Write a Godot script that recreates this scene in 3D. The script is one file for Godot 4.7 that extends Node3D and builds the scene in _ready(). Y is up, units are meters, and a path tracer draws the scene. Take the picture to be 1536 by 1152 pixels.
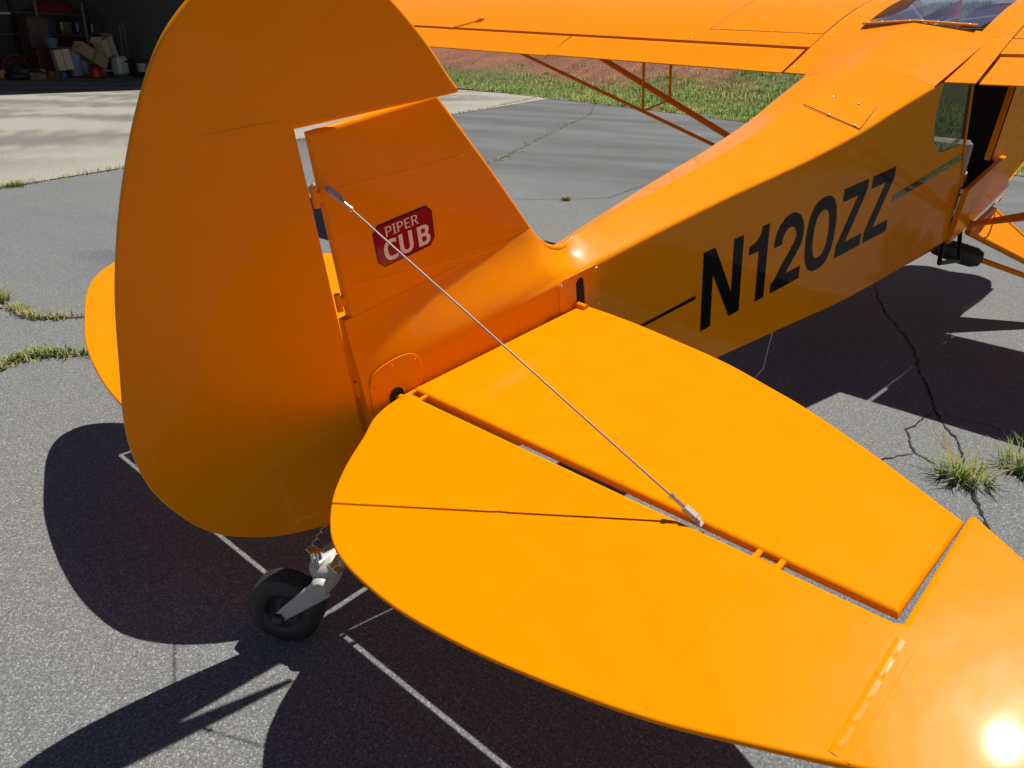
extends Node3D

# ------------------------------------------------------------------ mesh collector
class MB:
	var v := PackedVector3Array()
	var n := PackedVector3Array()
	var c := PackedColorArray()
	var uv := PackedVector2Array()
	var col := Color(1, 1, 1)
	func tri(a: Vector3, b: Vector3, d: Vector3, na: Vector3, nb: Vector3, nd: Vector3, ca = null, cb = null, cd = null) -> void:
		var g := (d - a).cross(b - a)
		if g.length_squared() < 1e-16:
			return
		if g.dot(na + nb + nd) < 0.0:
			v.append_array([a, d, b]); n.append_array([na, nd, nb])
			c.append_array([col if ca == null else ca, col if cd == null else cd, col if cb == null else cb])
		else:
			v.append_array([a, b, d]); n.append_array([na, nb, nd])
			c.append_array([col if ca == null else ca, col if cb == null else cb, col if cd == null else cd])
	func quad(a: Vector3, b: Vector3, d: Vector3, e: Vector3, na: Vector3, nb: Vector3, nd: Vector3, ne: Vector3) -> void:
		tri(a, b, d, na, nb, nd)
		tri(a, d, e, na, nd, ne)
	func flat(a: Vector3, b: Vector3, d: Vector3, toward: Vector3) -> void:
		var g := (d - a).cross(b - a).normalized()
		if g.dot(toward) < 0.0:
			g = -g
		tri(a, b, d, g, g, g)
	func flatquad(a: Vector3, b: Vector3, d: Vector3, e: Vector3, toward: Vector3) -> void:
		flat(a, b, d, toward)
		flat(a, d, e, toward)
	# rows of points joined into a smooth skin; normals weighted by face area
	func grid(rows: Array, closed := false, inside := false, colors: Array = []) -> void:
		var h: int = rows.size()
		var w: int = rows[0].size()
		var nn := []
		var centre := []
		for i in h:
			var a := PackedVector3Array(); a.resize(w); nn.append(a)
			var m := Vector3.ZERO
			for p in rows[i]:
				m += p
			centre.append(m / w)
		var wj: int = w if closed else w - 1
		var sign_sum := 0.0
		for i in h - 1:
			for j in wj:
				var k: int = (j + 1) % w
				var p0: Vector3 = rows[i][j]; var p1: Vector3 = rows[i][k]
				var p2: Vector3 = rows[i + 1][k]; var p3: Vector3 = rows[i + 1][j]
				var g := (p2 - p0).cross(p3 - p1)
				nn[i][j] += g; nn[i][k] += g; nn[i + 1][j] += g; nn[i + 1][k] += g
				sign_sum += g.dot((p0 + p2) * 0.5 - (centre[i] + centre[i + 1]) * 0.5)
		var s := 1.0 if sign_sum > 0.0 else -1.0
		if inside:
			s = -s
		for i in h:
			for j in w:
				nn[i][j] = (nn[i][j] * s).normalized()
		for i in h - 1:
			for j in wj:
				var k: int = (j + 1) % w
				if colors.is_empty():
					quad(rows[i][j], rows[i][k], rows[i + 1][k], rows[i + 1][j], nn[i][j], nn[i][k], nn[i + 1][k], nn[i + 1][j])
				else:
					tri(rows[i][j], rows[i][k], rows[i + 1][k], nn[i][j], nn[i][k], nn[i + 1][k], colors[i][j], colors[i][k], colors[i + 1][k])
					tri(rows[i][j], rows[i + 1][k], rows[i + 1][j], nn[i][j], nn[i + 1][k], nn[i + 1][j], colors[i][j], colors[i + 1][k], colors[i + 1][j])
	func cap(loop, toward: Vector3) -> void:
		var m := Vector3.ZERO
		for p in loop:
			m += p
		m /= loop.size()
		for j in loop.size():
			flat(m, loop[j], loop[(j + 1) % loop.size()], toward)
	# a tube along points, radius may be a number or a list; ry flattens it across `up`
	func tube(pts: Array, rad, seg := 10, up := Vector3.ZERO, flatten := 1.0) -> void:
		var rows := []
		for i in pts.size():
			var t: Vector3 = (pts[mini(i + 1, pts.size() - 1)] - pts[maxi(i - 1, 0)]).normalized()
			var u := up if up != Vector3.ZERO else (Vector3.UP if absf(t.y) < 0.9 else Vector3.RIGHT)
			var a := t.cross(u).normalized()
			var b := a.cross(t).normalized()
			var r: float = rad[i] if rad is Array else rad
			var row := PackedVector3Array()
			for k in seg:
				var f := TAU * k / seg
				row.append(pts[i] + a * cos(f) * r + b * sin(f) * r * flatten)
			rows.append(row)
		grid(rows, true)
		cap(rows[0], pts[0] - pts[1])
		cap(rows[-1], pts[-1] - pts[-2])
	func lathe(o: Vector3, axis: Vector3, profile: Array, seg := 32) -> void:   # profile: [along, radius]
		var a := axis.cross(Vector3.UP if absf(axis.y) < 0.9 else Vector3.RIGHT).normalized()
		var b := axis.cross(a).normalized()
		var rows := []
		for q in profile:
			var row := PackedVector3Array()
			for k in seg:
				var f := TAU * k / seg
				row.append(o + axis * q[0] + (a * cos(f) + b * sin(f)) * maxf(q[1], 0.00002))
			rows.append(row)
		grid(rows, true)
	func box(o: Vector3, x: Vector3, y: Vector3, z: Vector3, bev := 0.0) -> void:   # centre and half axes, chamfered
		var lx := x.length(); var ly := y.length(); var lz := z.length()
		var ux := x / lx; var uy := y / ly; var uz := z / lz
		var e := minf(bev, minf(lx, minf(ly, lz)) * 0.45)
		var L := [lx, ly, lz]; var U := [ux, uy, uz]
		for ax in 3:
			var i: int = (ax + 1) % 3; var j: int = (ax + 2) % 3
			for s in [-1.0, 1.0]:
				var m: Vector3 = o + U[ax] * s * L[ax]
				var p := []
				for q in [[-1, -1], [1, -1], [1, 1], [-1, 1]]:
					p.append(m + U[i] * q[0] * (L[i] - e) + U[j] * q[1] * (L[j] - e))
				flatquad(p[0], p[1], p[2], p[3], U[ax] * s)
			if e > 0.0:
				for s in [-1.0, 1.0]:
					for r in [-1.0, 1.0]:
						var p0: Vector3 = o + U[i] * s * L[i] + U[j] * r * (L[j] - e)
						var p1: Vector3 = o + U[i] * s * (L[i] - e) + U[j] * r * L[j]
						var d: Vector3 = U[ax] * (L[ax] - e)
						flatquad(p0 - d, p0 + d, p1 + d, p1 - d, U[i] * s + U[j] * r)
		if e > 0.0:
			for s in [-1.0, 1.0]:
				for r in [-1.0, 1.0]:
					for q in [-1.0, 1.0]:
						flat(o + ux * s * lx + uy * r * (ly - e) + uz * q * (lz - e), o + ux * s * (lx - e) + uy * r * ly + uz * q * (lz - e), o + ux * s * (lx - e) + uy * r * (ly - e) + uz * q * lz, ux * s + uy * r + uz * q)
	# a flat sheet cut to an outline
	func sheet(poly: PackedVector2Array, at: Callable, toward: Vector3) -> void:
		var t := Geometry2D.triangulate_polygon(poly)
		for k in range(0, t.size(), 3):
			flat(at.call(poly[t[k]]), at.call(poly[t[k + 1]]), at.call(poly[t[k + 2]]), toward)
	# a slab with rounded rim: outline in (u, v), origin, axes and thickness
	func slab(poly_in: PackedVector2Array, o: Vector3, eu: Vector3, ev: Vector3, th: float, seg := 4, rim := -1.0, half = null) -> void:
		var poly := poly_in.duplicate()
		if Geometry2D.is_polygon_clockwise(poly):
			poly.reverse()
		var en := eu.cross(ev).normalized()
		var r := th * 0.5
		var rr := r if rim < 0.0 else rim
		var cnt := poly.size()
		var inward := PackedVector2Array()
		for i in cnt:
			var d0 := (poly[i] - poly[(i + cnt - 1) % cnt]).normalized()
			var d1 := (poly[(i + 1) % cnt] - poly[i]).normalized()
			var n0 := Vector2(-d0.y, d0.x); var n1 := Vector2(-d1.y, d1.x)
			var m := (n0 + n1)
			m = m.normalized() / maxf(0.45, m.normalized().dot(n0)) if m.length() > 0.01 else n0
			inward.append(m)
		var ins := PackedFloat32Array(); var hgt := PackedFloat32Array()
		for i in cnt:
			ins.append(rr if half == null else half.call(poly[i]))
			hgt.append(r if half == null else half.call(poly[i] + inward[i] * ins[i]))
		for side in [-1.0, 1.0]:
			var loops := []
			for k in seg + 1:
				var a := PI * 0.5 * k / seg
				var row := []
				for i in cnt:
					var q := poly[i] + inward[i] * ins[i] * (1.0 - cos(a))
					row.append(o + eu * q.x + ev * q.y + en * side * ((r - rr + rr * sin(a)) if half == null else hgt[i] * sin(a)))
				loops.append(row)
			for k in seg:
				var a0 := PI * 0.5 * k / seg; var a1 := PI * 0.5 * (k + 1) / seg
				for i in cnt:
					var j := (i + 1) % cnt
					var d := (poly[j] - poly[i]).normalized()
					var flat_out := -(eu * -d.y + ev * d.x)
					var oi := -(eu * inward[i].x + ev * inward[i].y).normalized()
					var oj := -(eu * inward[j].x + ev * inward[j].y).normalized()
					if oi.dot(flat_out) < 0.86: oi = flat_out
					if oj.dot(flat_out) < 0.86: oj = flat_out
					quad(loops[k][i], loops[k][j], loops[k + 1][j], loops[k + 1][i],
						oi * cos(a0) + en * side * sin(a0), oj * cos(a0) + en * side * sin(a0),
						oj * cos(a1) + en * side * sin(a1), oi * cos(a1) + en * side * sin(a1))
			if rr < r:
				for i in cnt:
					var j := (i + 1) % cnt
					var d := (poly[j] - poly[i]).normalized()
					if side > 0.0:
						var h := en * (r - rr)
						var pi_ := o + eu * poly[i].x + ev * poly[i].y
						var pj := o + eu * poly[j].x + ev * poly[j].y
						flatquad(pi_ - h, pj - h, pj + h, pi_ + h, -(eu * -d.y + ev * d.x))
			var inner := PackedVector2Array()
			for i in cnt:
				inner.append(poly[i] + inward[i] * ins[i])
			var lift := func(q: Vector2) -> Vector3: return o + eu * q.x + ev * q.y + en * side * (r if half == null else half.call(q))
			var parts := Geometry2D.decompose_polygon_in_convex(inner)
			var t := PackedInt32Array()
			if parts.is_empty(): t = Geometry2D.triangulate_polygon(poly)
			for part in parts:
				var m := Vector2.ZERO
				for q in part: m += q
				m /= part.size()
				for i in part.size():
					var q0: Vector2 = part[i]; var q1: Vector2 = part[(i + 1) % part.size()]
					tri(lift.call(m), lift.call(q0), lift.call(q1), en * side, en * side, en * side)
			if t.is_empty() and parts.is_empty(): print("slab not filled ", poly.size())
			for k in range(0, t.size(), 3):
				tri(loops[seg][t[k]], loops[seg][t[k + 1]], loops[seg][t[k + 2]], en * side, en * side, en * side)
	func mesh() -> ArrayMesh:
		var arr := []
		arr.resize(Mesh.ARRAY_MAX)
		arr[Mesh.ARRAY_VERTEX] = v
		arr[Mesh.ARRAY_NORMAL] = n
		arr[Mesh.ARRAY_COLOR] = c
		var m := ArrayMesh.new()
		m.add_surface_from_arrays(Mesh.PRIMITIVE_TRIANGLES, arr)
		return m

# ------------------------------------------------------------------ object helpers
var names := {}
var M := {}
var rng := RandomNumberGenerator.new()
var plane: Node3D
var OFF: Vector3
var BAS: Basis

func numbered(s: String) -> String:
	names[s] = names.get(s, 0) + 1
	return s if names[s] == 1 else "%s_%03d" % [s, names[s] - 1]

# measured plan of the aircraft and of the ground -> true metres
var HS := [0.9890701, -0.0032968, -0.0023006, 0.0124486, 0.9849235, 0.0006380, 0.0119204, -0.0129741]
var HF := [0.9846917, -0.0037994, -0.0037013, 0.0155765, 0.9841936, 0.0020647, 0.0147127, -0.0124563]
var HG := [1.0257823, -0.0006428, 0.0250863, -0.0522500, 1.0089704, -0.0169796, -0.0176672, 0.0038331]
var warping := false

func map2(h: Array, x: float, y: float) -> Vector2:
	var d: float = h[6] * x + h[7] * y + 1.0
	return Vector2((h[0] * x + h[1] * y + h[2]) / d, (h[3] * x + h[4] * y + h[5]) / d)

func hg(x: float, z: float) -> Vector2:
	return map2(HG, x, z)

func warp(p: Vector3) -> Vector3:
	var w := zs(p.x)
	var a := map2(HF, p.x, p.y); var b := map2(HS, p.x, p.y)
	var q := a.lerp(b, clampf(absf(p.z) / w, 0.0, 1.0))
	return Vector3(q.x, q.y, p.z * 0.9605)

func place(called: String, st, mat: Material, parent: Node3D = self) -> MeshInstance3D:
	if warping and st is MB:
		for i in st.v.size():
			st.v[i] = warp(st.v[i])
	var o := MeshInstance3D.new()
	o.mesh = st.mesh() if st is MB else st
	o.material_override = mat
	o.name = numbered(called) if parent == self else called
	parent.add_child(o, true)
	if parent == plane:
		o.position = OFF
	return o

func tag(o: Node3D, label: String, category: String, group := "") -> Node3D:
	o.set_meta("label", label); o.set_meta("category", category)
	if group: o.set_meta("group", group)
	return o

func thing(called: String, label: String, category: String, at := Vector3.ZERO, turn := 0.0, group := "") -> Node3D:
	var o := Node3D.new()
	o.name = numbered(called)
	add_child(o)
	o.position = at; o.rotation.y = turn
	return tag(o, label, category, group)

func struct(called: String, st, mat: Material, parent: Node3D = self) -> MeshInstance3D:
	var o := place(called, st, mat, parent)
	if parent == self: o.set_meta("kind", "structure")
	return o

func lin(r: float, g: float, b: float) -> Color:
	return Color(r, g, b).linear_to_srgb()

func smat(color: Color, rough := 0.6, metal := 0.0, coat := 0.0) -> StandardMaterial3D:
	var m := StandardMaterial3D.new()
	m.albedo_color = color; m.roughness = rough; m.metallic = metal
	if coat > 0.0:
		m.metallic_specular = 0.1
		m.clearcoat_enabled = true; m.clearcoat = coat; m.clearcoat_roughness = 0.04
	return m

func curve(pts: Array, sub := 6, closed := true) -> PackedVector2Array:   # Catmull-Rom through the points; a point given as [x, y, 1] is a corner
	var out := PackedVector2Array()
	var cnt := pts.size()
	for i in (cnt if closed else cnt - 1):
		var p1 := Vector2(pts[i][0], pts[i][1])
		var p2 := Vector2(pts[(i + 1) % cnt][0], pts[(i + 1) % cnt][1])
		var p0 := Vector2(pts[(i + cnt - 1) % cnt][0], pts[(i + cnt - 1) % cnt][1])
		var p3 := Vector2(pts[(i + 2) % cnt][0], pts[(i + 2) % cnt][1])
		var c1: bool = pts[i].size() > 2
		var c2: bool = pts[(i + 1) % cnt].size() > 2
		if not closed and i == 0: c1 = true
		if not closed and i == cnt - 2: c2 = true
		if c1 and c2:
			out.append(p1)
			continue
		if c1: p0 = p1 * 2.0 - p2 if c2 else p1 + (p1 - p2) * 0.5
		if c2: p3 = p2 + (p2 - p1) * 0.5
		var l := maxf(p1.distance_to(p2), 0.0001)
		var m1 := (p2 - p0) / maxf(p0.distance_to(p1) + l, 0.0001) * l
		var m2 := (p3 - p1) / maxf(p2.distance_to(p3) + l, 0.0001) * l
		for k in sub:
			var t := float(k) / sub
			var t2 := t * t; var t3 := t2 * t
			out.append(p1 * (2 * t3 - 3 * t2 + 1) + m1 * (t3 - 2 * t2 + t) + p2 * (-2 * t3 + 3 * t2) + m2 * (t3 - t2))
	if not closed:
		out.append(Vector2(pts[-1][0], pts[-1][1]))
	var clean := PackedVector2Array()
	for q in out:
		if clean.is_empty() or q.distance_to(clean[-1]) > 1e-5: clean.append(q)
	return clean

func interp(tab: Array, x: float) -> float:
	if x <= tab[0][0]: return tab[0][1]
	for i in tab.size() - 1:
		if x <= tab[i + 1][0]:
			var x0: float = tab[i][0]; var x1: float = tab[i + 1][0]
			var y0: float = tab[i][1]; var y1: float = tab[i + 1][1]
			var d1: float = (y1 - y0) / (x1 - x0)
			var da: float = d1 if i == 0 else (y1 - tab[i - 1][1]) / (x1 - tab[i - 1][0])
			var db: float = d1 if i == tab.size() - 2 else (tab[i + 2][1] - y0) / (tab[i + 2][0] - x0)
			var t := (x - x0) / (x1 - x0); var h := x1 - x0
			var t2 := t * t; var t3 := t2 * t
			return y0 * (2 * t3 - 3 * t2 + 1) + da * h * (t3 - 2 * t2 + t) + y1 * (-2 * t3 + 3 * t2) + db * h * (t3 - t2)
	return tab[-1][1]

# ------------------------------------------------------------------ textures
func noise_normal(freq: float, size: int, strength: float, oct := 3) -> ImageTexture:
	var f := FastNoiseLite.new()
	f.seed = 7; f.frequency = freq; f.fractal_octaves = oct
	var im := f.get_seamless_image(size, size)
	im.convert(Image.FORMAT_L8)
	im.convert(Image.FORMAT_RGBA8)
	im.bump_map_to_normal_map(strength)
	return ImageTexture.create_from_image(im)

func aggregate(size: int, stones: int, base: Color, lo: float, hi: float, rmax: float, seed_: int) -> Array:
	var r := RandomNumberGenerator.new()
	r.seed = seed_
	var f := FastNoiseLite.new()
	f.seed = seed_; f.frequency = 0.09; f.fractal_octaves = 3
	var ns := f.get_seamless_image(size, size)
	var g := PackedByteArray(); g.resize(size * size * 3)
	var hgt := PackedByteArray(); hgt.resize(size * size)
	var nd := ns.get_data()
	var per: int = nd.size() / (size * size)
	for i in size * size:
		var q := 0.75 + 0.5 * nd[i * per] / 255.0
		g[i * 3] = int(clampf(base.r8 * q, 0, 255)); g[i * 3 + 1] = int(clampf(base.g8 * q, 0, 255)); g[i * 3 + 2] = int(clampf(base.b8 * q, 0, 255))
		hgt[i] = 70 + int(30.0 * nd[i * per] / 255.0)
	for s in stones:
		var cx := r.randf() * size; var cy := r.randf() * size
		var rad := 0.8 + rmax * pow(r.randf(), 2.2)
		var val := lo + (hi - lo) * pow(r.randf(), 1.7)
		var warm := r.randf_range(-0.045, 0.035)
		var cr := int(clampf(255.0 * val * (1.0 + warm), 0, 255)); var cg := int(clampf(255.0 * val, 0, 255)); var cb := int(clampf(255.0 * val * (1.0 - warm * 0.8), 0, 255))
		var sx := r.randf_range(0.75, 1.25)
		var top := 120 + r.randi() % 110
		for y in range(int(cy - rad), int(cy + rad) + 1):
			for x in range(int(cx - rad * sx), int(cx + rad * sx) + 1):
				var d := Vector2((x - cx) / (rad * sx), (y - cy) / rad).length()
				if d < 1.0:
					var i := posmod(y, size) * size + posmod(x, size)
					g[i * 3] = cr; g[i * 3 + 1] = cg; g[i * 3 + 2] = cb
					hgt[i] = maxi(90, int(top * (1.0 - 0.4 * d * d)))
	var im := Image.create_from_data(size, size, false, Image.FORMAT_RGB8, g)
	var hm := Image.create_from_data(size, size, false, Image.FORMAT_L8, hgt)
	hm.convert(Image.FORMAT_RGBA8)
	hm.bump_map_to_normal_map(2.2)
	return [ImageTexture.create_from_image(im), ImageTexture.create_from_image(hm)]

func world_tex(m: StandardMaterial3D, tile: float) -> void:
	m.uv1_triplanar = true
	m.uv1_world_triplanar = true
	m.uv1_scale = Vector3.ONE / tile

func make_materials() -> void:
	# painted fabric: a doped, glossy orange with slack in the cloth
	var fab := smat(lin(0.84, 0.262, 0.0), 0.32, 0.0, 1.0)
	fab.clearcoat = 0.24; fab.clearcoat_roughness = 0.05
	fab.normal_enabled = true
	fab.normal_texture = noise_normal(0.006, 512, 2.6, 4)
	fab.normal_scale = 0.22
	fab.uv1_triplanar = true
	fab.uv1_scale = Vector3.ONE / 0.9
	# faint unevenness of age: dust and patchy dope
	var f := FastNoiseLite.new()
	f.seed = 19; f.frequency = 0.012; f.fractal_octaves = 5
	var ni := f.get_seamless_image(512, 512); ni.convert(Image.FORMAT_L8)
	var nd := ni.get_data()
	var ad := PackedByteArray(); ad.resize(512 * 512 * 3)
	var rd := PackedByteArray(); rd.resize(512 * 512)
	for i in 512 * 512:
		var q := nd[i] / 255.0
		ad[i * 3] = int(255.0 * (0.985 + 0.015 * q)); ad[i * 3 + 1] = int(255.0 * (0.972 + 0.028 * q)); ad[i * 3 + 2] = 255
		rd[i] = int(255.0 * (0.72 + 0.28 * q))
	fab.albedo_texture = ImageTexture.create_from_image(Image.create_from_data(512, 512, false, Image.FORMAT_RGB8, ad))
	fab.roughness_texture = ImageTexture.create_from_image(Image.create_from_data(512, 512, false, Image.FORMAT_L8, rd))
	M.fabric = fab
	var wing := fab.duplicate()
	wing.clearcoat_roughness = 0.12; wing.roughness = 0.42
	M.wing = wing
	var tail := fab.duplicate()
	tail.clearcoat_roughness = 0.07; tail.clearcoat = 0.016; tail.metallic_specular = 0.10; tail.roughness = 0.3
	M.tail = tail
	M.metal_paint = smat(lin(0.84, 0.262, 0.0), 0.3, 0.0, 0.35)
	M.black = smat(lin(0.006, 0.006, 0.007), 0.35, 0.0, 0.2)
	M.dark = smat(lin(0.012, 0.012, 0.012), 0.85)
	M.rubber = smat(lin(0.026, 0.026, 0.027), 0.55)
	M.steel = smat(lin(0.62, 0.62, 0.6), 0.3, 1.0)
	M.chrome = smat(lin(0.8, 0.8, 0.8), 0.12, 1.0)
	M.grey_paint = smat(lin(0.42, 0.42, 0.4), 0.42)
	M.red = smat(lin(0.30, 0.006, 0.010), 0.4, 0.0, 1.0)
	M.red_dark = smat(lin(0.05, 0.004, 0.006), 0.4, 0.0, 1.0)
	M.white = smat(lin(0.78, 0.72, 0.68), 0.4, 0.0, 1.0)
	M.seat = smat(lin(0.42, 0.42, 0.43), 0.8)
	var pane := smat(Color(0.55, 0.62, 0.68, 0.14), 0.02)
	pane.transparency = BaseMaterial3D.TRANSPARENCY_ALPHA
	M.pane = pane
	var sky_pane := smat(Color(0.12, 0.21, 0.38, 0.55), 0.03)
	sky_pane.transparency = BaseMaterial3D.TRANSPARENCY_ALPHA
	M.sky_pane = sky_pane
	var ag := aggregate(1024, 150000, Color(0.405, 0.415, 0.425), 0.35, 0.62, 1.6, 11)
	var asp := smat(Color(1, 1, 1), 0.9)
	asp.albedo_texture = ag[0]; asp.normal_enabled = true; asp.normal_texture = ag[1]; asp.normal_scale = 1.0
	asp.vertex_color_use_as_albedo = true
	world_tex(asp, 1.25)
	M.asphalt = asp
	var cg := aggregate(512, 9000, Color(0.60, 0.585, 0.545), 0.48, 0.72, 2.0, 23)
	var con := smat(Color(1, 1, 1), 0.9)
	con.albedo_texture = cg[0]; con.normal_enabled = true; con.normal_texture = cg[1]; con.normal_scale = 0.4
	con.vertex_color_use_as_albedo = true
	world_tex(con, 1.1)
	M.concrete = con
	var so := aggregate(512, 14000, Color(0.62, 0.60, 0.58), 0.4, 0.95, 4.0, 31)
	var soil := smat(Color(1, 1, 1), 1.0)
	soil.albedo_texture = so[0]; soil.normal_enabled = true; soil.normal_texture = so[1]
	soil.vertex_color_use_as_albedo = true
	world_tex(soil, 2.3)
	M.soil = soil
	var gr := smat(Color(1, 1, 1), 0.7)
	gr.vertex_color_use_as_albedo = true
	gr.backlight_enabled = true; gr.backlight = Color(0.35, 0.42, 0.12)
	gr.cull_mode = BaseMaterial3D.CULL_DISABLED
	M.grass = gr
	M.crack = smat(lin(0.016, 0.015, 0.014), 1.0)

# ------------------------------------------------------------------ the aircraft, in its own axes: x forward, y up, z starboard
func zs(x: float) -> float:
	return minf(0.0368 + 0.094 * x, 0.378)
var YB := [[-0.11, -0.31], [0.7, -0.44], [1.484, -0.562], [1.946, -0.63], [2.524, -0.715], [3.137, -0.765], [3.6, -0.80], [4.9, -0.82], [5.6, -0.74], [6.1, -0.62]]
var YL := [[-0.11, 0.075], [0.6, 0.101], [1.4, 0.113], [1.96, 0.106], [2.43, 0.116], [2.71, 0.139], [3.1, 0.165], [3.4, 0.18]]
var YR := [[0.70, 0.160], [1.44, 0.168], [1.76, 0.174], [2.25, 0.199], [2.69, 0.235], [3.235, 0.28], [3.60, 0.325], [3.83, 0.345]]
var FLE := [[0.296, 0.695], [0.444, 0.484], [0.526, 0.361], [0.590, 0.262], [0.614, 0.229], [0.640, 0.202], [0.668, 0.180], [0.70, 0.164], [0.741, 0.1545], [0.80, 0.152]]

func half_profile(x: float) -> PackedVector3Array:   # from bottom centre up the starboard side to the top centre
	var out := PackedVector3Array()
	var w := zs(x); var b := interp(YB, x); var l := interp(YL, x)
	out.append(Vector3(x, b, 0.0))
	out.append(Vector3(x, b, w - 0.014)); out.append(Vector3(x, b + 0.003, w - 0.004)); out.append(Vector3(x, b + 0.012, w))
	for k in 5:
		out.append(Vector3(x, lerpf(b + 0.012, l - 0.012, (k + 1) / 6.0), w))
	out.append(Vector3(x, l - 0.012, w)); out.append(Vector3(x, l - 0.0035, w - 0.0025)); out.append(Vector3(x, l + 0.001, w - 0.010))
	var top := 0.0
	var tz := 0.0
	var ridge := interp(YR, maxf(x, 0.70))
	var blend := clampf((x - 0.45) / 0.30, 0.0, 1.0)
	if x < 0.78:
		var fade := 1.0 - smoothstep(0.66, 0.78, x)
		top = minf(0.26, interp(FLE, maxf(x, 0.302)) - 0.016 * fade - 0.0005)
		tz = 0.0126 * fade
	else:
		top = ridge
	# aft the side flows up into the fin without an edge; further forward a longeron divides side and deck
	var soft_ := 1.0 - smoothstep(0.40, 0.66, x)
	for k in 3:
		var e := out[out.size() - 1 - k]
		out[out.size() - 1 - k] = e.lerp(Vector3(x, e.y, w - (0.0018 - 0.0006 * k)), soft_)
	var p0 := out[-1]
	var p3 := Vector3(x, top, tz)
	var straight1 := p0.lerp(p3, 0.33); var straight2 := p0.lerp(p3, 0.67)
	var p1 := straight1.lerp(Vector3(x, lerpf(p0.y, top, 0.25), w - 0.0035), soft_)
	var p2 := straight2.lerp(Vector3(x, lerpf(p0.y, top, 0.62), tz + 0.002), soft_)
	var mid := smoothstep(0.40, 0.62, x) * (1.0 - smoothstep(0.66, 0.80, x))
	p2 = p2.lerp(Vector3(x, lerpf(p0.y, top, 0.2), lerpf(p0.z, tz, 0.72)), mid * 0.6)
	for k in 14:
		var t := (k + 1) / 14.0
		if k == 13: out.append(p0.bezier_interpolate(p1, p2, p3, 0.994))
		out.append(p0.bezier_interpolate(p1, p2, p3, t))
	return out

func mirrored(h: PackedVector3Array) -> PackedVector3Array:
	var out := h.duplicate()
	for i in range(h.size() - 1, 0, -1):
		out.append(Vector3(h[i].x, h[i].y, -h[i].z))
	return out

func side_sheet(poly: PackedVector2Array, s: float, proud: float, mb: MB) -> void:   # a cut sheet lying on the fuselage side
	var t := Geometry2D.triangulate_polygon(poly)
	for k in range(0, t.size(), 3):
		var q := []
		for i in 3:
			var p := poly[t[k + i]]
			q.append(Vector3(p.x, p.y, s * (zs(p.x) + proud)))
		mb.flat(q[0], q[1], q[2], Vector3(0, 0, s))

func rib(parent: Node3D, a: Vector3, b: Vector3, nrm: Vector3, width := 0.034, bump := true, called := "rib_tape") -> void:
	# a finishing tape over rib stitching: thin raised strip with a low crown and a row of knots
	var mb := MB.new()
	var d := (b - a).normalized()
	var s := d.cross(nrm).normalized()
	var L := a.distance_to(b)
	var cnt := int(L / 0.006) + 2
	var rows := []
	var hi := 1.7 if bump else 0.9
	var prof := [[-0.5, -0.0010], [-0.48, 0.00012], [-0.16, 0.00016], [-0.08, 0.0005 * hi], [0.0, 0.0007 * hi], [0.08, 0.0005 * hi], [0.16, 0.00016], [0.48, 0.00012], [0.5, -0.0010]]
	for i in cnt:
		var t := float(i) / (cnt - 1)
		var along := t * L
		var k := fposmod(along, 0.062) / 0.062
		var kb := exp(-pow((k - 0.5) / 0.11, 2.0)) if bump else 0.0
		var row := PackedVector3Array()
		for q in prof:
			var up: float = q[1] + (kb * 0.0010 if absf(q[0]) < 0.1 else 0.0)
			if (i == 0 or i == cnt - 1) and L > 0.15: up = -0.0012
			row.append(a + d * along + s * q[0] * width + nrm * up)
		rows.append(row)
	# open strip: orient by nrm
	for i in cnt - 1:
		for j in prof.size() - 1:
			var n0: Vector3 = (rows[i][j + 1] - rows[i][j]).cross(d).normalized()
			if n0.dot(nrm) < 0.0: n0 = -n0
			var dn: Vector3 = (rows[i + 1][j] - rows[i][j])
			var n1: Vector3 = dn.cross(s).normalized()
			if n1.dot(nrm) < 0.0: n1 = -n1
			var nn: Vector3 = (n0 + n1).normalized()
			mb.quad(rows[i][j], rows[i][j + 1], rows[i + 1][j + 1], rows[i + 1][j], nn, nn, nn, nn)
	place(called, mb, parent.material_override if parent is MeshInstance3D else M.fabric, parent)

var screw_mesh: ArrayMesh
func screw(parent: Node3D, at: Vector3, nrm: Vector3, r := 0.0045, mat: Material = null) -> void:
	if screw_mesh == null:
		var mb := MB.new()
		mb.lathe(Vector3.ZERO, Vector3.UP, [[0.0, 1.0], [0.35, 0.9], [0.55, 0.5], [0.58, 0.0]], 8)
		screw_mesh = mb.mesh()
	var o := place("screw", screw_mesh, M.steel if mat == null else mat, parent)
	var y := nrm.normalized()
	var x := y.cross(Vector3(0.3, 0.2, 0.93)).normalized()
	o.transform = Transform3D(Basis(x * r, y * r, x.cross(y) * r), (warp(at) if warping else at) + (OFF if parent == plane else Vector3.ZERO))

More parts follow.
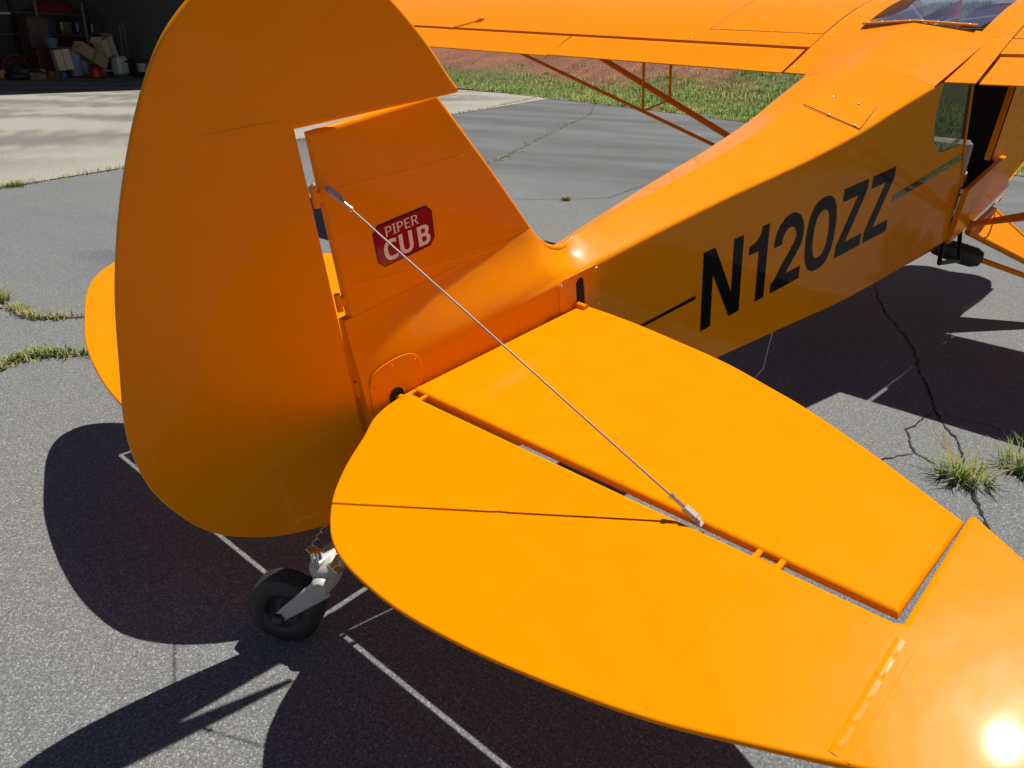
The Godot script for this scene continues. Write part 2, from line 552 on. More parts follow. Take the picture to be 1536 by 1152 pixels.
func build_fuselage() -> void:
	var skin := MB.new()
	var rows := []
	var x := -0.10
	while x < 3.101:
		rows.append(mirrored(half_profile(x)))
		x += 0.04 if x < 0.82 else 0.1138
	rows[-1] = mirrored(half_profile(3.1))
	skin.grid(rows, true)
	skin.cap(rows[0], Vector3(-1, 0, 0))
	var fus := place("fuselage", skin, M.fabric, plane)
	# cabin: belly, port side, roof
	var cab := MB.new()
	rows = []
	for k in 15:
		var xx := 3.1 + 0.20 * k
		var h := PackedVector3Array()
		var w := zs(xx); var b := interp(YB, xx)
		h.append_array([Vector3(xx, b + 0.012, w), Vector3(xx, b + 0.003, w - 0.004), Vector3(xx, b, w - 0.014), Vector3(xx, b, -w + 0.014), Vector3(xx, b + 0.003, -w + 0.004), Vector3(xx, b + 0.012, -w)])
		h.append(Vector3(xx, -0.2, -w)); h.append(Vector3(xx, 0.165, -w))
		rows.append(h)
	cab.grid(rows)
	# roof between the wing roots, aft of the skylight
	rows = []
	for k in 9:
		var xx := 3.1 + 0.65 * k / 8.0
		var l := interp(YL, minf(xx, 3.1)) + (xx - 3.1) * 0.195
		var w := zs(xx) - 0.004
		var r := interp(YR, xx)
		var h := PackedVector3Array()
		for j in 13:
			var u := j / 6.0 - 1.0
			h.append(Vector3(xx, lerpf(r, l, absf(u)), -u * w))
		rows.append(h)
	cab.grid(rows)
	place("cabin_shell", cab, M.fabric, plane)
	# starboard side skin with the rear window notch and the doorway
	var ss := MB.new()
	var panel := curve([[3.1, -0.753, 1], [3.1, 0.166, 1], [3.196, 0.166, 1], [3.178, 0.09], [3.170, 0.02], [3.188, -0.07], [3.222, -0.135], [3.262, -0.175], [3.32, -0.198], [3.45, -0.212], [3.612, -0.226, 1], [3.72, -0.49, 1], [3.655, -0.787, 1]], 5)
	side_sheet(panel, 1.0, 0.0, ss)
	var cowl := PackedVector2Array([Vector2(4.50, 0.16), Vector2(4.54, 0.0), Vector2(4.30, -0.49), Vector2(4.86, -0.80), Vector2(5.9, -0.70), Vector2(5.9, 0.16)])
	place("side_panel", ss, M.fabric, plane)
	var cs := MB.new()
	side_sheet(cowl, 1.0, 0.0, cs)
	place("boot_cowl", cs, M.fabric, plane)
	# door jamb strips that have depth
	var jamb := MB.new()
	var jz := 0.368
	jamb.box(Vector3(4.42, -0.24, jz - 0.012), Vector3(0.13, 0.26, 0.0), Vector3(0.014, -0.007, 0), Vector3(0, 0, 0.014), 0.003)
	place("door_post", jamb, M.metal_paint, plane)
	var edge := MB.new()
	edge.tube([Vector3(3.553, 0.10, 0.371), Vector3(3.612, -0.226, 0.378), Vector3(3.72, -0.49, 0.380)], 0.007, 8)
	place("door_post", edge, M.metal_paint, plane)
	# window
	var wm := MB.new()
	var wp := curve([[3.196, 0.166, 1], [3.178, 0.09], [3.170, 0.02], [3.188, -0.07], [3.222, -0.135], [3.262, -0.175], [3.32, -0.198], [3.45, -0.212], [3.612, -0.226, 1], [3.556, 0.10, 1], [3.54, 0.19, 1]], 5)
	side_sheet(wp, 1.0, -0.006, wm)
	place("rear_window", wm, M.pane, plane)
	# inside: bulkhead, floor, lining, panel
	var ins := MB.new()
	ins.box(Vector3(3.16, -0.28, 0), Vector3(0.012, 0, 0), Vector3(0, 0.44, 0), Vector3(0, 0, 0.315))
	ins.box(Vector3(4.3, -0.74, 0), Vector3(1.12, 0, 0), Vector3(0, 0.012, 0), Vector3(0, 0, 0.335))
	ins.box(Vector3(4.3, -0.32, -0.335), Vector3(1.12, 0, 0), Vector3(0, 0.44, 0), Vector3(0, 0, 0.012))
	ins.box(Vector3(4.95, -0.32, 0), Vector3(0.012, 0, 0), Vector3(0, 0.44, 0), Vector3(0, 0, 0.335))
	place("cabin_lining", ins, M.dark, plane)
	for s in [[Vector3(3.45, 0.22, 0.28), Vector3(4.55, 0.30, -0.30)], [Vector3(3.45, 0.22, -0.28), Vector3(4.1, 0.30, 0.10)], [Vector3(3.75, 0.26, -0.33), Vector3(4.15, 0.27, 0.12)], [Vector3(4.05, 0.285, 0.06), Vector3(4.55, 0.27, 0.33)], [Vector3(3.78, 0.26, 0.31), Vector3(3.98, 0.28, 0.0)]]:
		var tubes := MB.new()
		tubes.tube([s[0], s[1]], 0.013, 8)
		place("cabin_tube", tubes, M.white, plane)
	# seat
	var seat := MB.new()
	seat.box(Vector3(3.97, -0.52, 0.085), Vector3(0.05, -0.012, 0), Vector3(0.05, 0.20, 0), Vector3(0, 0, 0.24), 0.028)
	seat.box(Vector3(4.16, -0.64, 0.02), Vector3(0.22, 0.0, 0), Vector3(0, 0.055, 0), Vector3(0, 0, 0.24), 0.03)
	place("seat", seat, M.seat, plane)
	# lower door half, swung a little outwards on its bottom hinge
	var door := MB.new()
	var dp := PackedVector2Array([Vector2(3.652, -0.805), Vector2(3.705, -0.50), Vector2(4.42, -0.50), Vector2(4.84, -0.812)])
	var tilt := Vector3(0, cos(0.09), sin(0.09))
	door.slab(dp, Vector3(0, -0.81, 0.385) - tilt * -0.81, Vector3(1, 0, 0), tilt, 0.03, 2, 0.004)
	place("door", door, M.fabric, plane)
	# engine cowl ahead of the cabin
	var cw := MB.new()
	rows = []
	for q in [[5.85, 1.0], [6.1, 0.95], [6.35, 0.82], [6.5, 0.6]]:
		var h := PackedVector3Array()
		for k in 24:
			var f := TAU * k / 24.0
			h.append(Vector3(q[0], -0.28 + 0.43 * q[1] * signf(sin(f)) * pow(absf(sin(f)), 0.6), 0.37 * q[1] * signf(cos(f)) * pow(absf(cos(f)), 0.6)))
		rows.append(h)
	cw.grid(rows, true); cw.cap(rows[-1], Vector3.RIGHT); cw.cap(rows[0], Vector3.LEFT)
	place("engine_cowl", cw, M.metal_paint, plane)
	# skylight and its frame
	var sk := MB.new()
	sk.flatquad(Vector3(3.76, 0.318, -0.30), Vector3(3.76, 0.338, 0.0), Vector3(4.55, 0.37, 0.0), Vector3(4.55, 0.33, -0.32), Vector3.UP)
	sk.flatquad(Vector3(3.76, 0.338, 0.0), Vector3(3.76, 0.318, 0.30), Vector3(4.55, 0.33, 0.32), Vector3(4.55, 0.37, 0.0), Vector3.UP)
	place("skylight", sk, M.sky_pane, plane)
	var fr := MB.new()
	for s in [-1.0, 1.0]:
		fr.box(Vector3(3.752, 0.336, s * 0.143), Vector3(0.013, 0, 0), Vector3(0, 0.004, 0), Vector3(0, -0.0085, s * 0.145), 0.002)
	var frn := place("skylight_frame", fr, M.metal_paint, plane)
	for s in [-1.0, 1.0]:
		for k in 4:
			screw(frn, Vector3(3.752, 0.345 - k * 0.0045, s * (0.03 + k * 0.075)), Vector3.UP)
	# inspection cover on the top deck
	var ic := MB.new()
	var l0 := Vector3(2.43, 0.121, 0.252); var l1 := Vector3(2.72, 0.144, 0.278)
	for seg in [[Vector3(2.40, 0.2115, 0.012), Vector3(2.43, 0.1215, 0.250)], [Vector3(2.43, 0.1215, 0.250), Vector3(2.74, 0.163, 0.215)]]:
		ic.tube([seg[0] + Vector3(0, 0.0005, 0), seg[1] + Vector3(0, 0.0005, 0)], 0.0022, 6)
	place("panel_seam", ic, smat(lin(0.20, 0.05, 0.002), 0.6), plane)
	for q in [Vector3(2.42, 0.168, 0.12), Vector3(2.44, 0.130, 0.225), Vector3(2.63, 0.170, 0.16), Vector3(2.60, 0.199, 0.06)]:
		screw(plane, q + Vector3(0, 0.004, 0), Vector3(0, 0.95, 0.3), 0.006)

func glyph_sheet(parent: Node3D, polys: Array, x0: float) -> void:
	var mb := MB.new()
	for poly in polys:
		var p := PackedVector2Array()
		for q in poly:
			var xx: float = x0 + q.x
			p.append(Vector2(xx, -0.377 - 0.055 * (xx - 1.328) + q.y))
		side_sheet(p, 1.0, 0.0016, mb)
	place("letter", mb, M.black, parent)

func pv(a: Array) -> PackedVector2Array:
	var o := PackedVector2Array()
	for q in a: o.append(Vector2(q[0], q[1]))
	return o

func build_markings() -> void:
	var H := 0.32
	glyph_sheet(plane, [pv([[0, 0], [0, H], [0.072, H], [0.190, 0.105], [0.190, H], [0.253, H], [0.253, 0], [0.184, 0], [0.063, 0.215], [0.063, 0]])], 1.322)
	glyph_sheet(plane, [pv([[0.068, 0], [0.068, 0.222], [0, 0.222], [0, 0.258], [0.035, 0.262], [0.06, 0.276], [0.078, 0.297], [0.083, H], [0.131, H], [0.131, 0]])], 1.62)
	var two := PackedVector2Array()
	for k in 17:
		var f := deg_to_rad(188.0 - k * 13.6)
		two.append(Vector2(0.115 + 0.083 * cos(f), 0.212 + 0.079 * sin(f)))
	two.append(Vector2(0.085, 0.075)); two.append(Vector2(0.042, 0.030))
	var st := Geometry2D.offset_polyline(two, 0.029, Geometry2D.JOIN_ROUND, Geometry2D.END_BUTT)
	var un := Geometry2D.merge_polygons(st[0], pv([[0.0, 0.0], [0.004, 0.045], [0.07, 0.058], [0.228, 0.058], [0.228, 0.0]]))
	var outers := []
	for p in un:
		if not Geometry2D.is_polygon_clockwise(p): outers.append(p)
	glyph_sheet(plane, outers, 1.797)
	# zero: a ring
	var ring := MB.new()
	var N := 40
	var a := []; var b := []
	for k in N:
		var f := TAU * k / N
		var e := 0.8
		var ox := signf(cos(f)) * pow(absf(cos(f)), e); var oy := signf(sin(f)) * pow(absf(sin(f)), e)
		for q in [[0.124, 0.166, a], [0.064, 0.108, b]]:
			var xx: float = 2.173 + q[0] * ox
			q[2].append(Vector3(xx, -0.377 - 0.055 * (xx - 1.328) + 0.16 + q[1] * oy, zs(xx) + 0.0016))
	for k in N:
		var j := (k + 1) % N
		ring.flatquad(a[k], a[j], b[j], b[k], Vector3(0, 0, 1))
	place("letter", ring, M.black, plane)
	for x0 in [2.326, 2.588]:
		glyph_sheet(plane, [pv([[0, 0], [0, 0.056], [0.150, 0.262], [0.010, 0.262], [0.010, H], [0.230, H], [0.230, 0.268], [0.080, 0.058], [0.236, 0.058], [0.236, 0]])], x0)
	var ln := MB.new()
	side_sheet(pv([[0.80, -0.206], [0.80, -0.196], [1.285, -0.211], [1.285, -0.225]]), 1.0, 0.0016, ln)
	place("trim_stripe", ln, M.black, plane)
	var l2 := MB.new()
	side_sheet(pv([[2.842, -0.318], [2.842, -0.285], [2.95, -0.283], [3.64, -0.278], [3.655, -0.322], [2.95, -0.318]]), 1.0, 0.0016, l2)
	place("trim_stripe", l2, smat(lin(0.02, 0.05, 0.008), 0.35, 0.0, 1.0), plane)
	# lightning flash on the cowl
	var lf := MB.new()
	side_sheet(pv([[4.62, -0.20], [4.80, -0.08], [4.77, -0.15], [5.05, -0.03], [4.82, -0.24], [4.86, -0.16]]), 1.0, 0.0016, lf)
	place("lightning_flash", lf, smat(lin(0.02, 0.05, 0.008), 0.35, 0.0, 1.0), plane)
	# red sign on the fin
	var o := Vector3(0, 0, 0.0125)
	var oct := pv([[0.028, 0.360], [0.046, 0.343], [0.198, 0.346], [0.216, 0.362], [0.219, 0.432], [0.202, 0.450], [0.046, 0.450], [0.028, 0.433]])
	var s1 := MB.new()
	s1.sheet(oct, func(q): return Vector3(q.x, q.y, 0.0140), Vector3(0, 0, 1))
	var sign_ := place("sign_plate", s1, M.red_dark, plane)
	var s2 := MB.new()
	var inner := Geometry2D.offset_polygon(oct, -0.0035)[0]
	s2.sheet(inner, func(q): return Vector3(q.x, q.y, 0.0146), Vector3(0, 0, 1))
	place("sign_face", s2, M.red, sign_)
	var f := SystemFont.new()
	f.font_names = PackedStringArray(["Droid Sans"])
	var fb := SystemFont.new()
	fb.font_names = PackedStringArray(["Droid Sans"]); fb.font_weight = 700
	for q in [["P", 0.074, 0], ["I", 0.0925, 0], ["P", 0.111, 0], ["E", 0.134, 0], ["R", 0.158, 0], ["C", 0.071, 1], ["U", 0.123, 1], ["B", 0.179, 1]]:
		var big: bool = q[2] == 1
		var tm := TextMesh.new()
		tm.text = q[0]; tm.font = fb if big else f; tm.font_size = 64; tm.depth = 0.0006
		tm.pixel_size = (0.051 if big else 0.0245) / 46.0
		tm.horizontal_alignment = HORIZONTAL_ALIGNMENT_CENTER; tm.vertical_alignment = VERTICAL_ALIGNMENT_CENTER
		var t := place("lettering", tm, M.white, sign_)
		t.position = warp(Vector3(q[1], 0.379 if big else 0.4265, 0.0152)); t.scale = Vector3(1.1 if big else 1.3, 1, 1)

func build_fin() -> void:
	# fin
	var fin := MB.new()
	var fp := curve([[-0.083, 0.02, 1], [-0.083, 0.699, 1], [0.286, 0.700, 1], [0.296, 0.695, 1], [0.444, 0.484, 1], [0.526, 0.361, 1], [0.590, 0.262], [0.614, 0.229], [0.640, 0.202], [0.668, 0.180], [0.70, 0.164], [0.741, 0.1545], [0.77, 0.153, 1], [0.77, 0.10, 1], [0.3, 0.02, 1]], 5)
	fin.slab(fp, Vector3.ZERO, Vector3.RIGHT, Vector3.UP, 0.025, 4)
	var fn := place("fin", fin, M.fabric, plane)
	rib(fn, Vector3(-0.06, 0.566, 0.0125), Vector3(0.375, 0.533, 0.0125), Vector3(0, 0, 1))
	rib(fn, Vector3(-0.06, 0.336, 0.0125), Vector3(0.545, 0.231, 0.0133), Vector3(0, 0, 1))
func build_tail() -> void:
	# rudder, turned about its hinge line
	var d := deg_to_rad(12.0)
	var eu := Vector3(cos(d), 0, sin(d))
	var ho := Vector3(-0.0997, 0, 0)
	var rp := curve([[-0.012, 0.706, 1], [0.384, 0.704, 1], [0.394, 0.708], [0.374, 0.742], [0.320, 0.835], [0.255, 0.922], [0.185, 0.992], [0.10, 1.040], [0.02, 1.052], [-0.07, 1.026], [-0.157, 0.970], [-0.225, 0.911], [-0.292, 0.818], [-0.353, 0.708], [-0.407, 0.590], [-0.453, 0.463], [-0.491, 0.324], [-0.525, 0.190], [-0.532, 0.104], [-0.524, 0.016], [-0.491, -0.074], [-0.449, -0.146], [-0.392, -0.200], [-0.29, -0.258], [-0.148, -0.297], [-0.06, -0.308], [-0.012, -0.292, 1]], 5)
	var rud := MB.new()
	rud.slab(rp, ho, eu, Vector3.UP, 0.024, 4, -1.0, func(q): return lerpf(0.0055, 0.0115, smoothstep(-0.50, 0.0, q.x) * (1.0 - 0.4 * smoothstep(0.08, 0.40, q.x))))
	var ru := place("rudder", rud, M.fabric, plane)
	var rn := Vector3(-sin(d), 0, cos(d))
	for q in [[-0.315, 0.724, -0.03, 0.716], [-0.412, 0.497, -0.03, 0.444], [-0.497, 0.18, -0.03, 0.115], [-0.49, -0.015, -0.03, -0.128]]:
		rib(ru, ho + eu * q[0] + Vector3(0, q[1], 0) + rn * lerpf(0.0055, 0.0115, smoothstep(-0.50, 0.0, q[0])), ho + eu * q[2] + Vector3(0, q[3], 0) + rn * 0.0113, rn, 0.03, false)
	# rudder hinges
	for y in [0.555, 0.30, 0.06, -0.2]:
		var hm := MB.new()
		hm.tube([Vector3(-0.0997, y - 0.022, 0), Vector3(-0.0997, y + 0.022, 0)], 0.008, 10)
		hm.box(Vector3(-0.088, y, 0), Vector3(0.012, 0, 0), Vector3(0, 0.012, 0), Vector3(0, 0, 0.007), 0.002)
		place("hinge", hm, M.metal_paint, ru)
	# stabilizers and elevators
	for s in [1.0, -1.0]:
		var k: float = 1.0 if s > 0 else 1.05
		var ez := Vector3(0, 0, s * k)
		var sp := curve([[0.030, 0.0462 if s > 0 else 0.054, 1], [0.662, 0.108, 1], [0.668, 0.126], [0.655, 0.297], [0.632, 0.452], [0.598, 0.637], [0.551, 0.79], [0.519, 0.885], [0.436, 1.074], [0.352, 1.236], [0.324, 1.2905, 1], [0.030, 1.281, 1]], 5)
		var sm := MB.new()
		sm.slab(sp, Vector3.ZERO, Vector3.RIGHT, ez, 0.026, 4, -1.0, func(q): return lerpf(0.0125, 0.0085, clampf(q.x / 0.66 + 0.25 * q.y, 0.0, 1.0)))
		var stn := place("stabilizer", sm, M.tail, plane)
		rib(stn, Vector3(0.06, 0.0117, s * 1.05), Vector3(0.435, 0.0090, s * 1.03), Vector3.UP, 0.03, false)
		rib(stn, Vector3(0.06, 0.0123, s * 0.38), Vector3(0.60, 0.0090, s * 0.40), Vector3.UP, 0.03, false)
		rib(stn, Vector3(0.06, 0.0120, s * 0.70), Vector3(0.54, 0.0090, s * 0.70), Vector3.UP, 0.03, false)
		var dr := deg_to_rad(3.5)
		var ex := Vector3(cos(dr), sin(dr), 0)
		var ep := curve([[0.011, 0.046, 1], [-0.06, 0.046], [-0.115, 0.060], [-0.176, 0.097], [-0.240, 0.131], [-0.283, 0.157], [-0.353, 0.211], [-0.42, 0.292], [-0.452, 0.362], [-0.467, 0.446], [-0.472, 0.574], [-0.455, 0.733], [-0.429, 0.865], [-0.4, 0.982], [-0.368, 1.085], [-0.331, 1.177], [-0.279, 1.298], [-0.222, 1.420], [-0.150, 1.532], [-0.07, 1.598], [0.02, 1.618], [0.105, 1.583], [0.19, 1.502], [0.259, 1.409], [0.327, 1.304, 1], [0.322, 1.296, 1], [0.018, 1.293, 1], [0.011, 1.280, 1]], 5)
		var em := MB.new()
		em.slab(ep, Vector3.ZERO, ex, ez, 0.024, 4, -1.0, func(q): return lerpf(0.0055, 0.0115, smoothstep(-0.46, 0.0, q.x) * (1.0 - 0.45 * smoothstep(1.25, 1.61, q.y))))
		var el := place("elevator", em, M.tail, plane)
		var en := Vector3(-sin(dr), cos(dr), 0)
		var eh := func(x: float, z: float) -> Vector3:
			return ex * x + Vector3(0, 0, s * z * k) + en * lerpf(0.0055, 0.0115, smoothstep(-0.46, 0.0, x) * (1.0 - 0.45 * smoothstep(1.25, 1.61, z)))
		for q in [[1.302, -0.02, -0.262, 0.05, true, 5], [1.05, -0.03, -0.36, 0.03, false, 4], [0.56, -0.03, -0.455, 0.03, false, 4]]:
			for i in q[5]:
				rib(el, eh.call(lerpf(q[1], q[2], float(i) / q[5]), q[0]), eh.call(lerpf(q[1], q[2], float(i + 1) / q[5]), q[0]), en, q[3], q[4])
		# hinges
		for z in [0.078, 1.055]:
			var hm := MB.new()
			for q in [-0.028, 0.028]:
				hm.box(Vector3(0.018, 0.002, s * (z + q * 0.8)), Vector3(0.016, 0, 0), Vector3(0, 0.0075, 0), Vector3(0, 0, 0.006), 0.0025)
			hm.tube([Vector3(0.012, 0.003, s * (z - 0.028)), Vector3(0.012, 0.003, s * (z + 0.028))], 0.0045, 10)
			place("hinge", hm, M.metal_paint, stn)
		# brace wires: upper and lower
		for up in [1.0, -1.0]:
			var a := Vector3(0.024, 0.019 * up, s * 0.905)
			var b := Vector3(-0.078, 0.572, s * 0.03) if up > 0 else Vector3(0.02, -0.30, s * 0.04)
			var dir := (b - a).normalized()
			var wm := MB.new()
			wm.tube([a + dir * 0.025, b - dir * 0.025], 0.0022, 8)
			var w := place("brace_wire", wm, smat(lin(0.30, 0.30, 0.29), 0.5, 0.2), plane)
			for e in [[a, dir, Vector3(0, up, 0)], [b, -dir, Vector3(0, 0, s)]]:
				var cm := MB.new()
				var p: Vector3 = e[0]; var dd: Vector3 = e[1]
				var side: Vector3 = dd.cross(e[2]).normalized()
				var ntop: Vector3 = side.cross(dd).normalized()
				# bent strap: foot on the surface and two cheeks, pin, fork, rod end and lock nut
				cm.box(p - dd * 0.00264 - ntop * 0.00264, dd * 0.01056, side * 0.00726, ntop * 0.00132, 0.00066)
				for q in [-1.0, 1.0]:
					cm.box(p + dd * 0.01980 + side * 0.00561 * q, dd * 0.01584, side * 0.00099, ntop * 0.00561, 0.00040)
				cm.box(p + dd * 0.01980 + ntop * 0.00561, dd * 0.01452, side * 0.00627, ntop * 0.00092, 0.00040)
				cm.tube([p - ntop * 0.00396, p + ntop * 0.00528], 0.00462, 10)
				cm.tube([p + dd * 0.00792 - side * 0.00924, p + dd * 0.00792 + side * 0.00924], 0.00264, 8)
				place("clevis", cm, M.grey_paint if up > 0 else M.steel, w)
				var rm := MB.new()
				rm.tube([p + dd * 0.033, p + dd * 0.066], 0.0042, 8)
				rm.tube([p + dd * 0.064, p + dd * 0.071], 0.0065, 6)
				place("rod_end", rm, M.steel, w)
	# elevator torque tube through the tail
	var tt := MB.new()
	tt.tube([Vector3(-0.010, 0.002, -0.06), Vector3(-0.010, 0.002, 0.06)], 0.0115, 12)
	place("elevator_tube", tt, M.metal_paint, plane)

func build_tail_plates() -> void:
	# trim slot plate
	for s in [1.0, -1.0]:
		var pm := MB.new()
		var cap_loop := []; var rect := []
		var c0 := Vector2(0.683, 0.031)
		for k in 32:
			var f := TAU * k / 32.0
			var dirv := Vector2(cos(f), sin(f))
			var q := Vector2(dirv.x * 0.019, clampf(dirv.y * 0.06, -1, 1))
			var ccy := 0.036 * signf(dirv.y)
			q = Vector2(dirv.x * 0.019, ccy + dirv.y * 0.019)
			cap_loop.append(c0 + q)
			var sc := minf(0.089 / maxf(absf(dirv.x), 0.0001), 0.072 / maxf(absf(dirv.y), 0.0001))
			rect.append(c0 + dirv * sc)
		var at := func(p: Vector2, h: float): return Vector3(p.x, p.y, s * (zs(p.x) + h))
		for k in 32:
			var j := (k + 1) % 32
			pm.flatquad(at.call(cap_loop[k], 0.005), at.call(cap_loop[j], 0.005), at.call(rect[j], 0.005), at.call(rect[k], 0.005), Vector3(0, 0, s))
			pm.flatquad(at.call(rect[k], 0.005), at.call(rect[j], 0.005), at.call(rect[j], -0.002), at.call(rect[k], -0.002), Vector3(rect[k].x - c0.x, rect[k].y - c0.y, 0))
			pm.flatquad(at.call(cap_loop[k], 0.005), at.call(cap_loop[j], 0.005), at.call(cap_loop[j], 0.0), at.call(cap_loop[k], 0.0), Vector3(c0.x - cap_loop[k].x, c0.y - cap_loop[k].y, 0))
		var pl := place("trim_slot_plate", pm, M.metal_paint, plane)
		var dk := MB.new()
		var dp := PackedVector2Array()
		for q in cap_loop: dp.append(q)
		side_sheet(dp, s, 0.0012, dk)
		place("slot_opening", dk, M.dark, pl)
		for q in [Vector2(0.603, 0.088), Vector2(0.757, 0.090), Vector2(0.603, -0.02), Vector2(0.762, -0.03)]:
			screw(pl, at.call(q, 0.005), Vector3(0, 0, s), 0.005)
		var stub := MB.new()
		stub.tube([Vector3(0.664, 0.004, s * 0.085), Vector3(0.660, 0.002, s * 0.145)], 0.011, 10)
		place("stabilizer_tube", stub, M.metal_paint, plane)
		# tail cover plate with the elevator tube hole
		var cp := MB.new()
		var cpp := curve([[-0.088, -0.12, 1], [-0.084, 0.06], [-0.066, 0.098], [-0.02, 0.112], [0.035, 0.112], [0.065, 0.098], [0.080, 0.068], [0.080, 0.03], [0.06, -0.0], [0.03, -0.03], [0.0, -0.12, 1]], 4)
		var slope := Vector3(1, 0, s * 0.094).normalized()
		cp.slab(cpp, Vector3(0, 0, s * 0.0385), slope, Vector3.UP, 0.004, 2, 0.0018)
		var cv := place("tail_cover_plate", cp, M.metal_paint, plane)
		var hole := MB.new()
		hole.lathe(Vector3(-0.012, 0.008, s * 0.0396), Vector3(0, 0, s), [[0.0, 0.024], [0.0018, 0.024], [0.0019, 0.0]], 20)
		place("tube_hole", hole, M.dark, cv)
		for q in [[-0.07, 0.06], [-0.01, 0.100], [0.06, 0.085], [0.062, 0.02]]:
			screw(cv, Vector3(q[0], q[1], s * (0.0385 + q[0] * 0.094 + 0.002)), Vector3(0, 0, s), 0.004, M.metal_paint)

func airfoil(t0: float, t1: float, upper_only := false) -> Array:   # (fraction of chord from the leading edge, thickness fraction) round from lower to upper
	var U := [[0.0, 0.02], [0.0125, 0.052], [0.05, 0.078], [0.1, 0.097], [0.2, 0.114], [0.3, 0.117], [0.4, 0.113], [0.5, 0.103], [0.6, 0.089], [0.7, 0.0705], [0.8, 0.0485], [0.9, 0.025], [1.0, 0.0035]]
	var L := [[0.0, 0.02], [0.0125, 0.008], [0.05, 0.002], [0.1, 0.0], [0.5, 0.0], [1.0, 0.0]]
	var out := []
	for k in 11:
		var x := lerpf(t1, t0, k / 10.0)
		out.append(Vector2(x, interp(L, x)))
	for k in 25:
		var x := lerpf(t0, t1, k / 24.0)
		out.append(Vector2(x, interp(U, x)))
	return out

func wing_point(q: Vector2, z: float, s: float) -> Vector3:
	var ch := 1.48
	var inc := 0.028
	var x := 3.047 + (1.0 - q.x) * ch
	return Vector3(x, 0.188 - 0.0035 * ch * 0.5 + (1.0 - q.x) * ch * inc + q.y * ch + 0.0175 * z, s * z)

func loft_wing(mb: MB, t0: float, t1: float, z0: float, z1: float, s: float, drop := 0.0, pivot := 0.8) -> void:
	var rows := []
	var af := airfoil(t0, t1)
	var zz := [z0, lerpf(z0, z1, 0.33), lerpf(z0, z1, 0.67), z1]
	for z in zz:
		var row := PackedVector3Array()
		for q in af:
			var p := wing_point(q, z, s)
			if drop != 0.0:
				p.y -= (q.x - pivot) * 1.48 * drop
			row.append(p)
		rows.append(row)
	mb.grid(rows)
	for i in 3:
		mb.flatquad(rows[i][0], rows[i + 1][0], rows[i + 1][-1], rows[i][-1], Vector3(-1, 0, 0))
		if t0 > 0.0:
			mb.flatquad(rows[i][10], rows[i + 1][10], rows[i + 1][11], rows[i][11], Vector3(1, 0, 0))
	mb.cap(rows[0], Vector3(0, 0, -s)); mb.cap(rows[-1], Vector3(0, 0, s))

